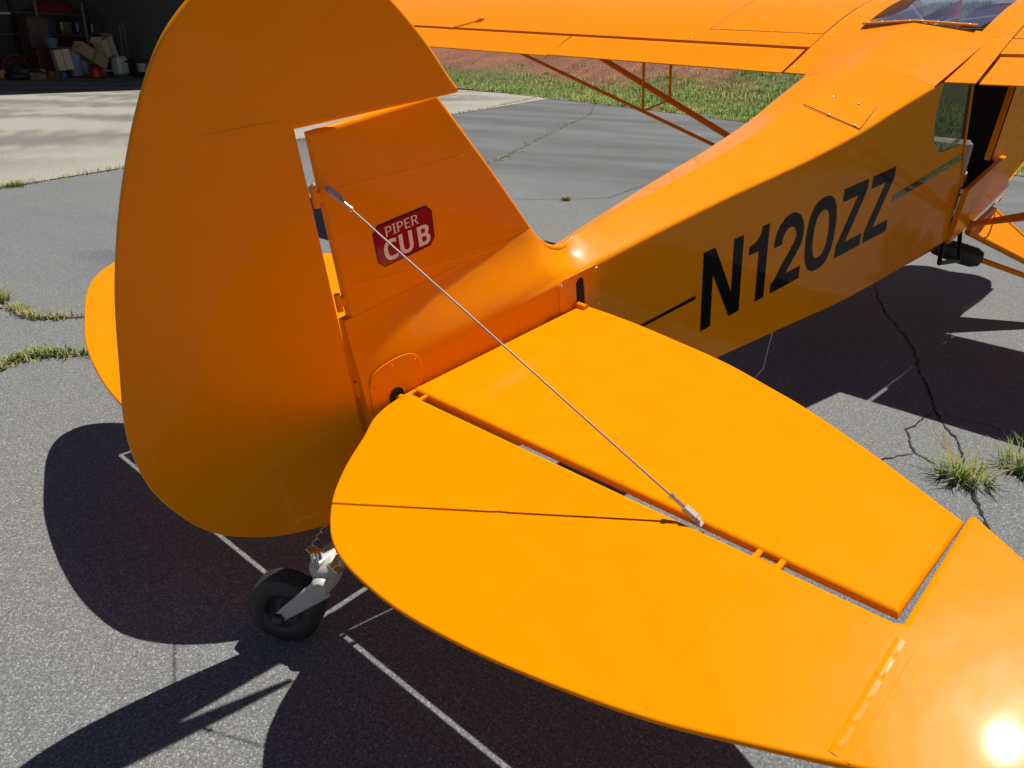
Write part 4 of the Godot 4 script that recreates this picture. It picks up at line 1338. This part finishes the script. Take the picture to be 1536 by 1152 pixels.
func build_growth() -> void:
	for q in [[[[3.95, 0.0], [3.5, 0.22], [2.99, 0.55], [2.7, 0.66], [2.41, 0.80], [2.28, 0.85], [2.05, 1.0], [1.75, 1.12], [1.3, 1.35]], 0.012, 1],
			[[[2.3, 0.84], [2.05, 0.80], [1.95, 0.84], [1.87, 0.91], [1.79, 1.05]], 0.008, 2],
			[[[1.55, 0.72], [1.82, 0.86], [1.87, 0.91]], 0.007, 3],
			[[[2.28, 0.85], [2.33, 1.05], [2.22, 1.22], [2.1, 1.6]], 0.006, 4],
			[[[-1.8, -3.9], [-0.4, -3.75], [0.0, -3.5], [0.03, -3.15], [0.17, -3.0], [0.6, -2.7], [1.0, -2.75]], 0.012, 5],
			[[[-1.6, -2.3], [-0.4, -2.52], [-0.15, -2.6], [0.0, -2.42], [0.4, -2.3]], 0.014, 6],
			[[[3.6, -4.3], [4.4, -3.2], [4.9, -2.8], [5.6, -2.9], [6.6, -2.6]], 0.008, 7],
			[[[4.6, -4.6], [5.95, -5.1], [7.42, -5.84], [10.55, -7.27], [12.2, -8.4]], 0.012, 8]]:
		struct("crack", crack(q[0], q[1], q[2]), M.crack)
	var earth := smat(lin(0.17, 0.125, 0.085), 1.0)
	for q in [[[[-0.5, -3.6], [-0.02, -3.45], [0.03, -3.15], [0.15, -3.02], [0.5, -2.75]], 0.045, 61], [[[-1.2, -2.35], [-0.4, -2.50], [-0.15, -2.58], [0.0, -2.43], [0.25, -2.36]], 0.055, 62], [[[2.1, 0.93], [1.85, 1.06], [1.72, 1.14]], 0.03, 63]]:
		struct("soil", crack(q[0], q[1], q[2], 0.0018), earth)
	# single tufts
	var t1 := tag(place("grass_tuft", tuft(3, 210, 0.10, 0.115, 0.22), M.grass), "spiky green grass tuft in the asphalt crack beside the right stabilizer", "grass tuft", "grass tufts growing from asphalt cracks")
	t1.position = Vector3(hg(1.80, 1.075).x, 0, hg(1.80, 1.075).y)
	var t2 := tag(place("grass_tuft", tuft(8, 190, 0.09, 0.12, 0.2), M.grass), "green grass tuft at the right edge beyond the right elevator tip", "grass tuft", "grass tufts growing from asphalt cracks")
	t2.position = Vector3(hg(2.03, 1.24).x, 0, hg(2.03, 1.24).y)
	var t3 := tag(place("grass_tuft", tuft(12, 260, 0.07, 0.10, 0.3), M.grass), "dark green tuft at the far left edge where two cracks meet", "grass tuft", "grass tufts growing from asphalt cracks")
	t3.position = Vector3(hg(-0.03, -3.58).x, 0, hg(-0.03, -3.58).y)
	var t4 := tag(place("grass_tuft", tuft(14, 220, 0.10, 0.07, 0.2), M.grass), "low bright green clump on the border of concrete and asphalt", "grass tuft", "grass tufts growing from asphalt cracks")
	t4.position = Vector3(hg(1.20, -7.14).x, 0, hg(1.20, -7.14).y)
	var t5 := tag(place("grass_tuft", tuft(15, 130, 0.05, 0.07, 0.3), M.grass), "small weed tuft in the crack between fin and fuselage", "grass tuft", "grass tufts growing from asphalt cracks")
	t5.position = Vector3(hg(4.56, -3.02).x, 0, hg(4.56, -3.02).y)
	for q in [[[[-0.5, -3.6], [-0.02, -3.45], [0.03, -3.15], [0.15, -3.02], [0.5, -2.75]], 0.022, 1500, 0.055, 21, 0.35, "sparse dry weeds along the upper left asphalt crack"],
			[[[-1.2, -2.35], [-0.4, -2.50], [-0.15, -2.58], [0.0, -2.43], [0.25, -2.36]], 0.030, 2600, 0.055, 22, 0.2, "bright green weeds along the crack beside the left elevator"],
			[[[0.4, -6.98], [1.2, -7.15], [2.9, -7.55], [5.5, -8.15], [8.3, -8.8], [10.5, -9.4], [12.2, -10.0]], 0.035, 2600, 0.08, 23, 0.4, "thin weeds along the border of concrete and asphalt"],
			[[[5.6, -5.0], [5.95, -5.1], [7.42, -5.84], [9.0, -6.6], [10.9, -7.5]], 0.07, 1000, 0.04, 24, 0.35, "thin green weeds along the long crack ahead of the fin"]]:
		var o := place("crack_weeds", strip_grass(q[0], q[1], q[2], q[3], q[4], q[5]), M.grass)
		o.set_meta("kind", "stuff"); tag(o, q[6], "weeds")
	# the verge
	var E := edge_line()
	var blades := []
	for k in 3:
		var mb := MB.new()
		var r := RandomNumberGenerator.new(); r.seed = 40 + k
		for i in 12:
			var f := r.randf() * TAU
			var g := r.randf()
			var c0 := Color(0.55, 0.6, 0.4).lerp(Color(0.8, 0.8, 0.5), g); var c1 := Color(0.9, 1.0, 0.6).lerp(Color(1.0, 1.0, 0.75), g)
			blade(mb, Vector3(r.randf_range(-0.07, 0.07), 0, r.randf_range(-0.07, 0.07)), Vector3(cos(f), 0, sin(f)), r.randf_range(0.04, 0.12), r.randf_range(0.006, 0.011), r.randf_range(0.2, 0.9), c0, c1)
		blades.append(mb.mesh())
	var lists := [[], [], []]
	var r2 := RandomNumberGenerator.new(); r2.seed = 77
	for i in 52000:
		var t := r2.randf() * (E.size() - 1) * 0.72 + E.size() * 0.06
		var k := int(t)
		if k >= E.size() - 1: continue
		var d := pow(r2.randf(), 1.5) * 30.0
		var p := bank_point(E, k, d).lerp(bank_point(E, k + 1, d), t - k)
		var dirt := dirt_share(p, d)
		if r2.randf() < dirt * 0.93: continue
		if d < 0.5 and soft.get_noise_2d(p.x * 6.0, p.z * 6.0) < 0.05: continue
		var s := r2.randf_range(0.7, 1.5) * (1.0 + 0.5 * soft.get_noise_2d(p.x * 1.3, p.z * 1.3))
		var n := soft.get_noise_2d(p.x * 0.9 + 11.0, p.z * 0.9)
		var c := Color(0.20, 0.32, 0.05).lerp(Color(0.42, 0.42, 0.12), clampf(0.35 + n + r2.randf_range(-0.3, 0.3), 0, 1))
		if dirt > 0.3 and r2.randf() < 0.5: c = Color(0.30, 0.22, 0.10)
		lists[r2.randi() % 3].append([Transform3D(Basis(Vector3.UP, r2.randf() * TAU).scaled(Vector3(s, s, s)), p), c])
	for k in 3:
		var mm := MultiMesh.new()
		mm.transform_format = MultiMesh.TRANSFORM_3D; mm.use_colors = true; mm.mesh = blades[k]
		mm.instance_count = lists[k].size()
		for i in lists[k].size():
			mm.set_instance_transform(i, lists[k][i][0]); mm.set_instance_color(i, lists[k][i][1])
		var o := MultiMeshInstance3D.new()
		o.multimesh = mm; o.material_override = M.grass; o.name = numbered("verge_grass")
		add_child(o, true)
		o.set_meta("kind", "stuff"); tag(o, "mown green and yellow grass covering the verge beyond the apron", "grass", "verge grass")
	# leafy weed on the bank
	var wd := thing("leafy_weed", "leafy grey green weed standing in the grass under the left wing root", "weed", Vector3(22.8, 0.50, -10.46))
	var r3 := RandomNumberGenerator.new(); r3.seed = 91
	var stem := MB.new(); var leaves := MB.new()
	for i in 9:
		var f := r3.randf() * TAU; var sp := r3.randf_range(0.1, 0.32); var h := r3.randf_range(0.35, 0.7)
		var tip := Vector3(cos(f) * sp, h, sin(f) * sp)
		stem.tube([Vector3.ZERO, tip * 0.5 + Vector3(0, 0.05, 0), tip], [0.012, 0.009, 0.004], 5)
		for k in 14:
			var t := r3.randf_range(0.25, 1.0); var g := r3.randf() * TAU
			leaves.col = Color(0.10, 0.17, 0.07).lerp(Color(0.22, 0.30, 0.15), r3.randf())
			var b := tip * t; var d := Vector3(cos(g), r3.randf_range(-0.1, 0.5), sin(g)).normalized(); var s := d.cross(Vector3.UP).normalized()
			var L := r3.randf_range(0.08, 0.17)
			leaves.flatquad(b, b + d * L * 0.5 + s * L * 0.28, b + d * L, b + d * L * 0.5 - s * L * 0.28, Vector3.UP)
	place("stem", stem, smat(lin(0.12, 0.16, 0.06), 0.8), wd)
	place("foliage", leaves, M.grass, wd)

func build_hangar() -> void:
	var ang := deg_to_rad(-12.1)
	var hgr := thing("hangar", "open metal hangar with a dark interior full of stored junk", "hangar", Vector3(6.643, 0, -20.855), -ang)
	# local axes: x along the front, -z inwards
	var metal := smat(lin(0.16, 0.165, 0.17), 0.6)
	var wood := smat(lin(0.07, 0.055, 0.045), 0.9)
	var W0 := -16.0; var W1 := 7.0; var Dp := 12.0; var Hh := 5.2
	var walls := MB.new()
	walls.box(Vector3((W0 + W1) / 2, Hh / 2, -Dp), Vector3((W1 - W0) / 2, 0, 0), Vector3(0, Hh / 2, 0), Vector3(0, 0, 0.08))
	for x in [W0, W1]:
		walls.box(Vector3(x, Hh / 2, -Dp / 2 - 0.0), Vector3(0.08, 0, 0), Vector3(0, Hh / 2, 0), Vector3(0, 0, Dp / 2 - 0.085))
	place("wall", walls, metal, hgr)
	var front := MB.new()
	front.box(Vector3((W0 + W1) / 2, Hh - 0.35, 0.0), Vector3((W1 - W0) / 2 + 0.08, 0, 0), Vector3(0, 0.35, 0), Vector3(0, 0, 0.06))
	front.box(Vector3(W1 - 0.6, (Hh - 0.7) / 2, 0.0), Vector3(0.62, 0, 0), Vector3(0, (Hh - 0.7) / 2, 0), Vector3(0, 0, 0.06))
	front.box(Vector3(W0 + 0.6, (Hh - 0.7) / 2, 0.0), Vector3(0.62, 0, 0), Vector3(0, (Hh - 0.7) / 2, 0), Vector3(0, 0, 0.06))
	place("front_wall", front, metal, hgr)
	var roof := MB.new()
	roof.box(Vector3((W0 + W1) / 2, Hh + 0.06, -Dp / 2 + 0.1), Vector3((W1 - W0) / 2 + 0.3, 0, 0), Vector3(0, 0.055, 0), Vector3(0, 0, Dp / 2 + 0.35))
	place("roof", roof, metal, hgr)
	for x in [-9.0, -4.5, -1.5, 3.9]:
		var post := MB.new()
		post.box(Vector3(x, Hh / 2, -9.0), Vector3(0.07, 0, 0), Vector3(0, Hh / 2, 0), Vector3(0, 0, 0.07), 0.01)
		place("post", post, wood, hgr)

func clutter(called: String, label: String, cat: String, x: float, y: float, dep: float, turn := 0.0, group := "") -> Node3D:
	var ang := deg_to_rad(9.2)
	var h := Vector3(cos(ang), 0, sin(ang)); var n := Vector3(sin(ang), 0, -cos(ang))
	var at := Vector3(5.4, 0, -17.05) + h * x + n * dep
	var g := hg(at.x, at.z)
	var o := thing(called, label, cat, Vector3(g.x, 0.004 + y * 1.27, g.y), deg_to_rad(12.1) + turn, group)
	o.scale = Vector3.ONE * 1.27
	return o

func simple_box(o: Node3D, w: float, h: float, d: float, c: Color, lid := true) -> void:
	var m := smat(c, 0.85)
	var b := MB.new()
	b.box(Vector3(0, h / 2, 0), Vector3(w / 2, 0, 0), Vector3(0, h / 2, 0), Vector3(0, 0, d / 2), 0.012)
	place("carton", b, m, o)
	if lid:
		for s in [-1.0, 1.0]:
			var f := MB.new()
			f.box(Vector3(s * w * 0.56, h + 0.02, 0), Vector3(w * 0.16, s * -0.05, 0), Vector3(0.001, 0.004, 0), Vector3(0, 0, d * 0.48))
			place("flap", f, m, o)
	var tp := MB.new()
	tp.box(Vector3(0, h * 0.5, d / 2 + 0.002), Vector3(w * 0.04, 0, 0), Vector3(0, h * 0.48, 0), Vector3(0, 0, 0.002))
	place("tape_strip", tp, smat(c.darkened(0.25), 0.5), o)

func build_clutter() -> void:
	var tan := lin(0.46, 0.33, 0.19); var cream := lin(0.62, 0.54, 0.38); var brown := lin(0.25, 0.155, 0.085)
	# white plastic tank
	var j := clutter("plastic_jug", "off white plastic jug with a dark handle on the hangar floor", "jug", 2.10, 0.0, 4.6, 0.3)
	var jm := MB.new()
	jm.box(Vector3(0, 0.27, 0), Vector3(0.20, 0, 0), Vector3(0, 0.24, 0), Vector3(0, 0, 0.15), 0.07)
	jm.tube([Vector3(-0.08, 0.5, 0), Vector3(-0.08, 0.56, 0)], 0.05, 12)
	place("tank", jm, smat(lin(0.72, 0.76, 0.70), 0.5), j)
	var jh := MB.new()
	jh.tube([Vector3(0.03, 0.36, 0.155), Vector3(0.03, 0.38, 0.18), Vector3(0.15, 0.38, 0.18), Vector3(0.15, 0.36, 0.155)], 0.02, 8)
	place("handle", jh, M.dark, j)
	var o := clutter("cardboard_box", "tilted open tan cardboard box resting high on the junk pile", "box", 1.82, 0.52, 4.5, 0.25, "cardboard boxes in the hangar")
	simple_box(o, 0.40, 0.44, 0.34, cream); o.rotation.z = 0.28
	o = clutter("cardboard_box", "cream cardboard box left of the grey bags on the junk pile", "box", 0.72, 0.20, 4.3, -0.3, "cardboard boxes in the hangar")
	simple_box(o, 0.36, 0.48, 0.34, cream, false); o.rotation.z = 0.12
	o = clutter("cardboard_box", "long brown carton leaning down to the right beside the jug", "box", 1.30, 0.40, 4.3, 0.15, "cardboard boxes in the hangar")
	simple_box(o, 0.86, 0.30, 0.3, tan, false); o.rotation.z = -0.52
	o = clutter("cardboard_box", "wide brown carton lying behind the red can on the floor", "box", 1.05, 0.0, 4.75, 0.0, "cardboard boxes in the hangar")
	simple_box(o, 0.52, 0.19, 0.4, brown, false)
	o = clutter("cardboard_box", "small reddish brown carton at the foot of the pile", "box", 0.42, 0.0, 4.6, 0.12, "cardboard boxes in the hangar")
	simple_box(o, 0.31, 0.17, 0.3, lin(0.28, 0.14, 0.09), false)
	# red fuel can
	o = clutter("fuel_can", "dark red round fuel can on the hangar floor", "fuel can", 1.36, 0.0, 4.0)
	var m := MB.new()
	m.lathe(Vector3.ZERO, Vector3.UP, [[0.0, 0.0], [0.005, 0.13], [0.03, 0.145], [0.20, 0.145], [0.25, 0.11], [0.27, 0.05], [0.31, 0.03], [0.315, 0.0]], 20)
	place("can", m, smat(lin(0.42, 0.02, 0.025), 0.4), o)
	m = MB.new()
	m.tube([Vector3(-0.09, 0.24, 0), Vector3(-0.06, 0.33, 0), Vector3(0.06, 0.33, 0), Vector3(0.09, 0.24, 0)], 0.012, 6)
	place("handle", m, M.dark, o)
	# grey blue bags
	for q in [[0.98, 0.05, 4.4, 0.17, 0.62, "tall blue grey plastic sack among the cartons"], [1.20, 0.08, 4.55, 0.15, 0.55, "short pale blue sack leaning on the long brown carton"]]:
		o = clutter("plastic_sack", q[5], "sack", q[0], q[1], q[2], 0.0, "sacks on the junk pile")
		m = MB.new()
		var rows := []
		var r := RandomNumberGenerator.new(); r.seed = int(q[0] * 100)
		for k in 7:
			var t := k / 6.0
			var row := PackedVector3Array()
			for i in 14:
				var f := TAU * i / 14
				var rad: float = q[3] * (0.75 + 0.3 * sin(t * PI * 0.9)) * (1.0 + 0.12 * sin(f * 3.0 + t * 6.0)) * (1.0 if k < 6 else 0.15)
				row.append(Vector3(cos(f) * rad, t * q[4], sin(f) * rad * 0.8))
			rows.append(row)
		m.grid(rows, true)
		place("sack", m, smat(lin(0.26, 0.33, 0.42), 0.5), o)
	# teal tub
	o = clutter("plastic_tub", "dull teal plastic tub on top of the dark bin", "tub", 0.62, 0.68, 4.9)
	m = MB.new()
	m.lathe(Vector3.ZERO, Vector3.UP, [[0.0, 0.0], [0.002, 0.12], [0.23, 0.16], [0.24, 0.17], [0.25, 0.16], [0.02, 0.115], [0.018, 0.0]], 18)
	place("tub", m, smat(lin(0.12, 0.22, 0.24), 0.6), o)
	o = clutter("storage_bin", "dark maroon bin below the teal tub", "bin", 0.40, 0.0, 5.0)
	m = MB.new()
	m.box(Vector3(0, 0.33, 0), Vector3(0.25, 0, 0), Vector3(0, 0.33, 0), Vector3(0, 0, 0.2), 0.03)
	place("bin", m, smat(lin(0.10, 0.02, 0.022), 0.6), o)
	m = MB.new(); m.box(Vector3(0, 0.675, 0), Vector3(0.27, 0, 0), Vector3(0, 0.014, 0), Vector3(0, 0, 0.22), 0.01)
	place("lid", m, smat(lin(0.05, 0.015, 0.016), 0.6), o)
	# shelving at the back
	o = clutter("shelving", "long dark storage shelf along the back wall of the hangar", "shelf", 0.5, 0.0, 6.3)
	for y in [0.5, 0.98, 1.5]:
		m = MB.new(); m.box(Vector3(0.3, y, 0), Vector3(1.9, 0, 0), Vector3(0, 0.02, 0), Vector3(0, 0, 0.25))
		place("shelf_board", m, smat(lin(0.10, 0.085, 0.07), 0.8), o)
	for x in [-1.6, 0.0, 1.3, 2.2]:
		m = MB.new(); m.box(Vector3(x, 0.9, 0.26), Vector3(0.03, 0, 0), Vector3(0, 0.9, 0), Vector3(0, 0, 0.02))
		place("upright", m, smat(lin(0.22, 0.22, 0.2), 0.6), o)
	var bx := 0
	for q in [[0.0, lin(0.05, 0.07, 0.14)], [0.38, lin(0.04, 0.06, 0.12)], [0.76, lin(0.16, 0.12, 0.07)], [1.14, lin(0.03, 0.05, 0.10)], [1.50, lin(0.10, 0.08, 0.05)]]:
		var b := clutter("storage_box", ["dark blue storage box at the left end of the middle shelf", "navy storage box second from left on the middle shelf", "brown storage box in the centre of the middle shelf", "dark navy storage box right of the brown box on the shelf", "olive brown storage box at the right end of the middle shelf"][bx], "box", q[0] + 0.42, 1.0, 6.25, 0.0, "storage boxes on the shelf")
		m = MB.new(); m.box(Vector3(0, 0.16, 0), Vector3(0.165, 0, 0), Vector3(0, 0.155, 0), Vector3(0, 0, 0.2), 0.012)
		place("bin", m, smat(q[1], 0.6), b)
		m = MB.new(); m.box(Vector3(-0.13, 0.19, 0.205), Vector3(0.02, 0, 0), Vector3(0, 0.10, 0), Vector3(0, 0, 0.004))
		place("label", m, smat(lin(0.6, 0.6, 0.56), 0.7), b)
		bx += 1
	# red tarpaulin over the shelf top
	o = clutter("tarpaulin", "dark red tarpaulin heaped on the top shelf", "tarpaulin", 1.05, 1.53, 6.2)
	m = MB.new()
	var rows2 := []
	for k in 17:
		var row := PackedVector3Array()
		for i in 9:
			var u := k / 16.0; var v := i / 8.0
			row.append(Vector3((u - 0.5) * 1.7, 0.30 * sin(u * PI) * sin(v * PI) + 0.05 * sin(u * 17.0 + v * 5.0) * sin(v * PI) * sin(u * PI) + 0.004, (v - 0.5) * 0.46))
		rows2.append(row)
	m.grid(rows2)
	place("cloth", m, smat(lin(0.22, 0.012, 0.012), 0.8), o)
	# tall brown cabinet and grey cabinet
	o = clutter("cabinet", "tall dark brown cabinet left of the shelf boxes", "cabinet", 0.42, 0.0, 5.75)
	cabinet(o, 0.55, 1.4, lin(0.10, 0.06, 0.05))
	o = clutter("cabinet", "grey green metal cabinet behind the plastic jug", "cabinet", 2.62, 0.0, 5.5)
	cabinet(o, 0.5, 1.42, lin(0.16, 0.18, 0.16))
	o = clutter("steel_pipe", "pale pipe lying level across the left of the hangar", "pipe", -0.35, 1.44, 5.9)
	m = MB.new(); m.tube([Vector3(-0.8, 0, 0), Vector3(0.35, 0.02, 0)], 0.03, 10)
	place("pipe", m, smat(lin(0.6, 0.6, 0.58), 0.5), o)
	m = MB.new(); m.box(Vector3(-0.3, -0.74, 0), Vector3(0.03, 0, 0), Vector3(0, 0.70, 0), Vector3(0, 0, 0.03))
	place("stand", m, M.dark, o)
	o = clutter("plank", "white painted plank lying on the hangar floor at left", "plank", -0.30, 0.0, 5.6)
	m = MB.new(); m.box(Vector3(0, 0.04, 0), Vector3(0.42, 0.01, 0), Vector3(0, 0.035, 0), Vector3(0, 0, 0.07), 0.006)
	place("board", m, smat(lin(0.6, 0.6, 0.56), 0.7), o)
	o = clutter("plank", "short pale board on the floor between red can and jug", "plank", 1.72, 0.12, 4.5)
	m = MB.new(); m.box(Vector3(0, 0.04, 0), Vector3(0.22, -0.01, 0), Vector3(0, 0.02, 0), Vector3(0, 0, 0.05), 0.006)
	place("board", m, smat(lin(0.5, 0.48, 0.44), 0.7), o)
	o = clutter("wheelbarrow", "dark red wheelbarrow tipped up at the left of the pile", "wheelbarrow", -0.20, 0.0, 5.4)
	m = MB.new()
	m.tube([Vector3(-0.35, 0.15, 0), Vector3(-0.3, 0.40, 0), Vector3(-0.05, 0.52, 0), Vector3(0.22, 0.45, 0), Vector3(0.38, 0.12, 0)], 0.03, 8)
	place("frame", m, smat(lin(0.16, 0.05, 0.045), 0.6), o)
	m = MB.new(); m.lathe(Vector3(0.0, 0.16, 0.05), Vector3(0, 0, 1), [[-0.04, 0.0], [-0.04, 0.12], [-0.03, 0.15], [0.03, 0.15], [0.04, 0.12], [0.04, 0.0]], 20)
	place("wheel", m, M.rubber, o)
	m = MB.new()
	m.box(Vector3(0.0, 0.38, -0.12), Vector3(0.3, 0, 0), Vector3(0, 0.12, -0.08), Vector3(0, 0.01, 0.015), 0.006)
	place("tray", m, smat(lin(0.12, 0.03, 0.03), 0.6), o)
	o = clutter("small_engine", "dark little motor lying beside the plastic jug", "motor", 2.42, 0.0, 3.95)
	m = MB.new(); m.box(Vector3(0, 0.07, 0), Vector3(0.16, 0, 0), Vector3(0, 0.06, 0), Vector3(0, 0, 0.1), 0.02)
	m.tube([Vector3(-0.22, 0.05, 0), Vector3(0.2, 0.05, 0)], 0.035, 10)
	place("block", m, M.dark, o)
	m = MB.new(); m.lathe(Vector3(0.19, 0.11, 0.06), Vector3.UP, [[-0.07, 0.0], [-0.06, 0.06], [0.0, 0.075], [0.06, 0.05], [0.07, 0.0]], 14)
	place("cap", m, smat(lin(0.6, 0.6, 0.55), 0.5), o)
	o = clutter("leaning_pole", "grey timber pole leaning against the back of the hangar", "pole", 2.85, 0.0, 5.9)
	m = MB.new(); m.box(Vector3(0.0, 1.4, 0), Vector3(0.05, 0.0, 0), Vector3(-0.16, 1.4, -0.2), Vector3(0, 0.0, 0.04), 0.005)
	place("pole", m, smat(lin(0.25, 0.24, 0.22), 0.8), o)

	for q in [["paint_can", "dented grey paint can beside the maroon bin", 0.18, 4.4, 0.10, 0.22, lin(0.3, 0.3, 0.3)], ["paint_can", "small blue paint can in front of the cream box", 0.62, 4.05, 0.08, 0.17, lin(0.05, 0.10, 0.25)], ["paint_can", "yellow paint can left of the wheelbarrow", -0.62, 4.9, 0.09, 0.2, lin(0.45, 0.32, 0.05)], ["bucket", "white bucket standing by the grey cabinet", 2.66, 4.6, 0.15, 0.32, lin(0.55, 0.55, 0.52)], ["oil_drum", "dark green oil drum at the left of the hangar", -0.75, 6.0, 0.28, 0.85, lin(0.03, 0.06, 0.04)]]:
		o = clutter(q[0], q[1], q[0].replace("_", " "), q[2], 0.0, q[3])
		m = MB.new()
		m.lathe(Vector3.ZERO, Vector3.UP, [[0.0, 0.0], [0.0, q[4]], [0.01, q[4] * 1.03], [0.02, q[4]], [q[5] * 0.5, q[4] * 1.01], [q[5] * 0.97, q[4]], [q[5] * 0.985, q[4] * 1.04], [q[5], q[4] * 1.03], [q[5] - 0.012, q[4] * 0.94], [q[5] - 0.014, 0.0]], 18)
		place("body", m, smat(q[6], 0.5, 0.2), o)
		m = MB.new()
		m.tube([Vector3(-q[4], q[5] * 0.9, 0), Vector3(-q[4] * 1.0, q[5] * 0.75, q[4] * 0.8), Vector3(0, q[5] * 0.62, q[4] * 1.2), Vector3(q[4], q[5] * 0.75, q[4] * 0.8), Vector3(q[4], q[5] * 0.9, 0)], 0.006, 6)
		place("bail", m, M.steel, o)
	for q in [[-0.05, 4.25, 0.33, 0.16, "flat brown carton left of the reddish carton", lin(0.24, 0.16, 0.09)], [0.85, 5.2, 0.42, 0.72, "tall brown carton behind the cream box", lin(0.22, 0.15, 0.09)], [1.62, 5.1, 0.4, 0.5, "plain tan carton underneath the tilted open box", tan], [2.30, 5.0, 0.3, 0.36, "dark brown carton behind the jug", lin(0.16, 0.10, 0.06)]]:
		o = clutter("cardboard_box", q[4], "box", q[0], 0.0, q[1], q[0] * 0.2, "cardboard boxes in the hangar")
		simple_box(o, q[2], q[3], 0.34, q[5])
	o = clutter("spare_tyre", "black spare tyre lying flat at the left of the pile", "tyre", -0.35, 0.0, 4.3)
	m = MB.new()
	m.lathe(Vector3.ZERO, Vector3.UP, [[0.02, 0.12], [0.0, 0.17], [0.01, 0.25], [0.08, 0.29], [0.15, 0.25], [0.16, 0.17], [0.14, 0.12], [0.02, 0.12]], 24)
	place("tyre", m, M.rubber, o)
	o = clutter("broom", "broom leaning on the grey cabinet", "broom", 2.35, 0.0, 5.15)
	m = MB.new(); m.tube([Vector3(0, 0.12, 0), Vector3(0.16, 1.25, -0.2)], 0.014, 8)
	place("handle", m, smat(lin(0.4, 0.3, 0.18), 0.7), o)
	m = MB.new(); m.box(Vector3(-0.01, 0.07, 0.01), Vector3(0.15, 0, 0), Vector3(0.01, 0.07, 0), Vector3(0, 0, 0.03), 0.01)
	place("bristles", m, smat(lin(0.3, 0.24, 0.1), 0.9), o)

func cabinet(o: Node3D, w: float, h: float, c: Color) -> void:
	var m := MB.new(); m.box(Vector3(0, h / 2, 0), Vector3(w / 2, 0, 0), Vector3(0, h / 2, 0), Vector3(0, 0, 0.22), 0.01)
	place("body", m, smat(c, 0.7), o)
	for s in [-1.0, 1.0]:
		m = MB.new(); m.box(Vector3(s * w * 0.24, h / 2, 0.228), Vector3(w * 0.225, 0, 0), Vector3(0, h * 0.46, 0), Vector3(0, 0, 0.007), 0.003)
		place("door", m, smat(c.lightened(0.06), 0.7), o)

func _ready() -> void:
	# camera
	var yaw := -0.74136; var pit := -0.40975; var rol := 0.02981
	var f := Vector3(cos(pit) * cos(yaw), sin(pit), cos(pit) * sin(yaw))
	var r := f.cross(Vector3.UP).normalized(); var u := r.cross(f)
	var r2 := r * cos(rol) + u * sin(rol); var u2 := u * cos(rol) - r * sin(rol)
	var cam := Camera3D.new()
	cam.name = "camera"
	cam.transform = Transform3D(Basis(r2, u2, -f), Vector3(-1.18515, 1.47661, 1.51111))
	cam.fov = 51.934; cam.near = 0.05; cam.far = 4000.0
	add_child(cam); cam.current = true
	# sky
	var we := WorldEnvironment.new()
	we.name = "world_environment"
	var env := Environment.new()
	env.background_mode = Environment.BG_SKY
	var sk := ProceduralSkyMaterial.new()
	sk.sky_top_color = Color(0.15, 0.25, 0.44); sk.sky_horizon_color = Color(0.95, 0.97, 1.0); sk.sky_curve = 0.2
	sk.ground_horizon_color = Color(0.45, 0.45, 0.40); sk.ground_bottom_color = Color(0.2, 0.2, 0.18)
	sk.sky_energy_multiplier = 1.0
	var sky := Sky.new(); sky.sky_material = sk
	env.sky = sky
	env.background_energy_multiplier = 0.56
	env.tonemap_mode = Environment.TONE_MAPPER_LINEAR
	env.tonemap_exposure = 1.25
	env.sdfgi_enabled = true; env.ssao_enabled = true; env.ssil_enabled = true
	we.environment = env
	add_child(we)
	# sun
	var sun := DirectionalLight3D.new()
	sun.name = "sun"
	sun.light_energy = 1.5; sun.light_color = Color(1.0, 0.975, 0.925); sun.light_angular_distance = 0.5
	sun.shadow_enabled = true
	add_child(sun)
	sun.look_at_from_position(Vector3.ZERO, Vector3(-0.4263, -1.0, 0.015), Vector3(0, 0, 1))
	make_materials()
	build_ground()
	build_hangar()
	# aircraft
	var th := 0.18125; var bk := -0.00774
	var yb0 := Vector3(-sin(th), cos(th), 0)
	BAS = Basis(Vector3(cos(th), sin(th), 0), yb0 * cos(bk) - Vector3(0, 0, 1) * sin(bk), Vector3(0, 0, 1) * cos(bk) + yb0 * sin(bk))
	plane = thing("airplane", "orange high wing taildragger airplane marked N120ZZ parked on the asphalt", "airplane")
	plane.transform = Transform3D(BAS, Vector3.ZERO)
	OFF = BAS.transposed() * Vector3(0, 0.62155, 0)
	warping = true
	build_fuselage()
	build_fin()
	build_markings()
	build_tail_plates()
	warping = false
	build_tail()
	build_wings()
	build_gear()
	build_clutter()
	build_growth()
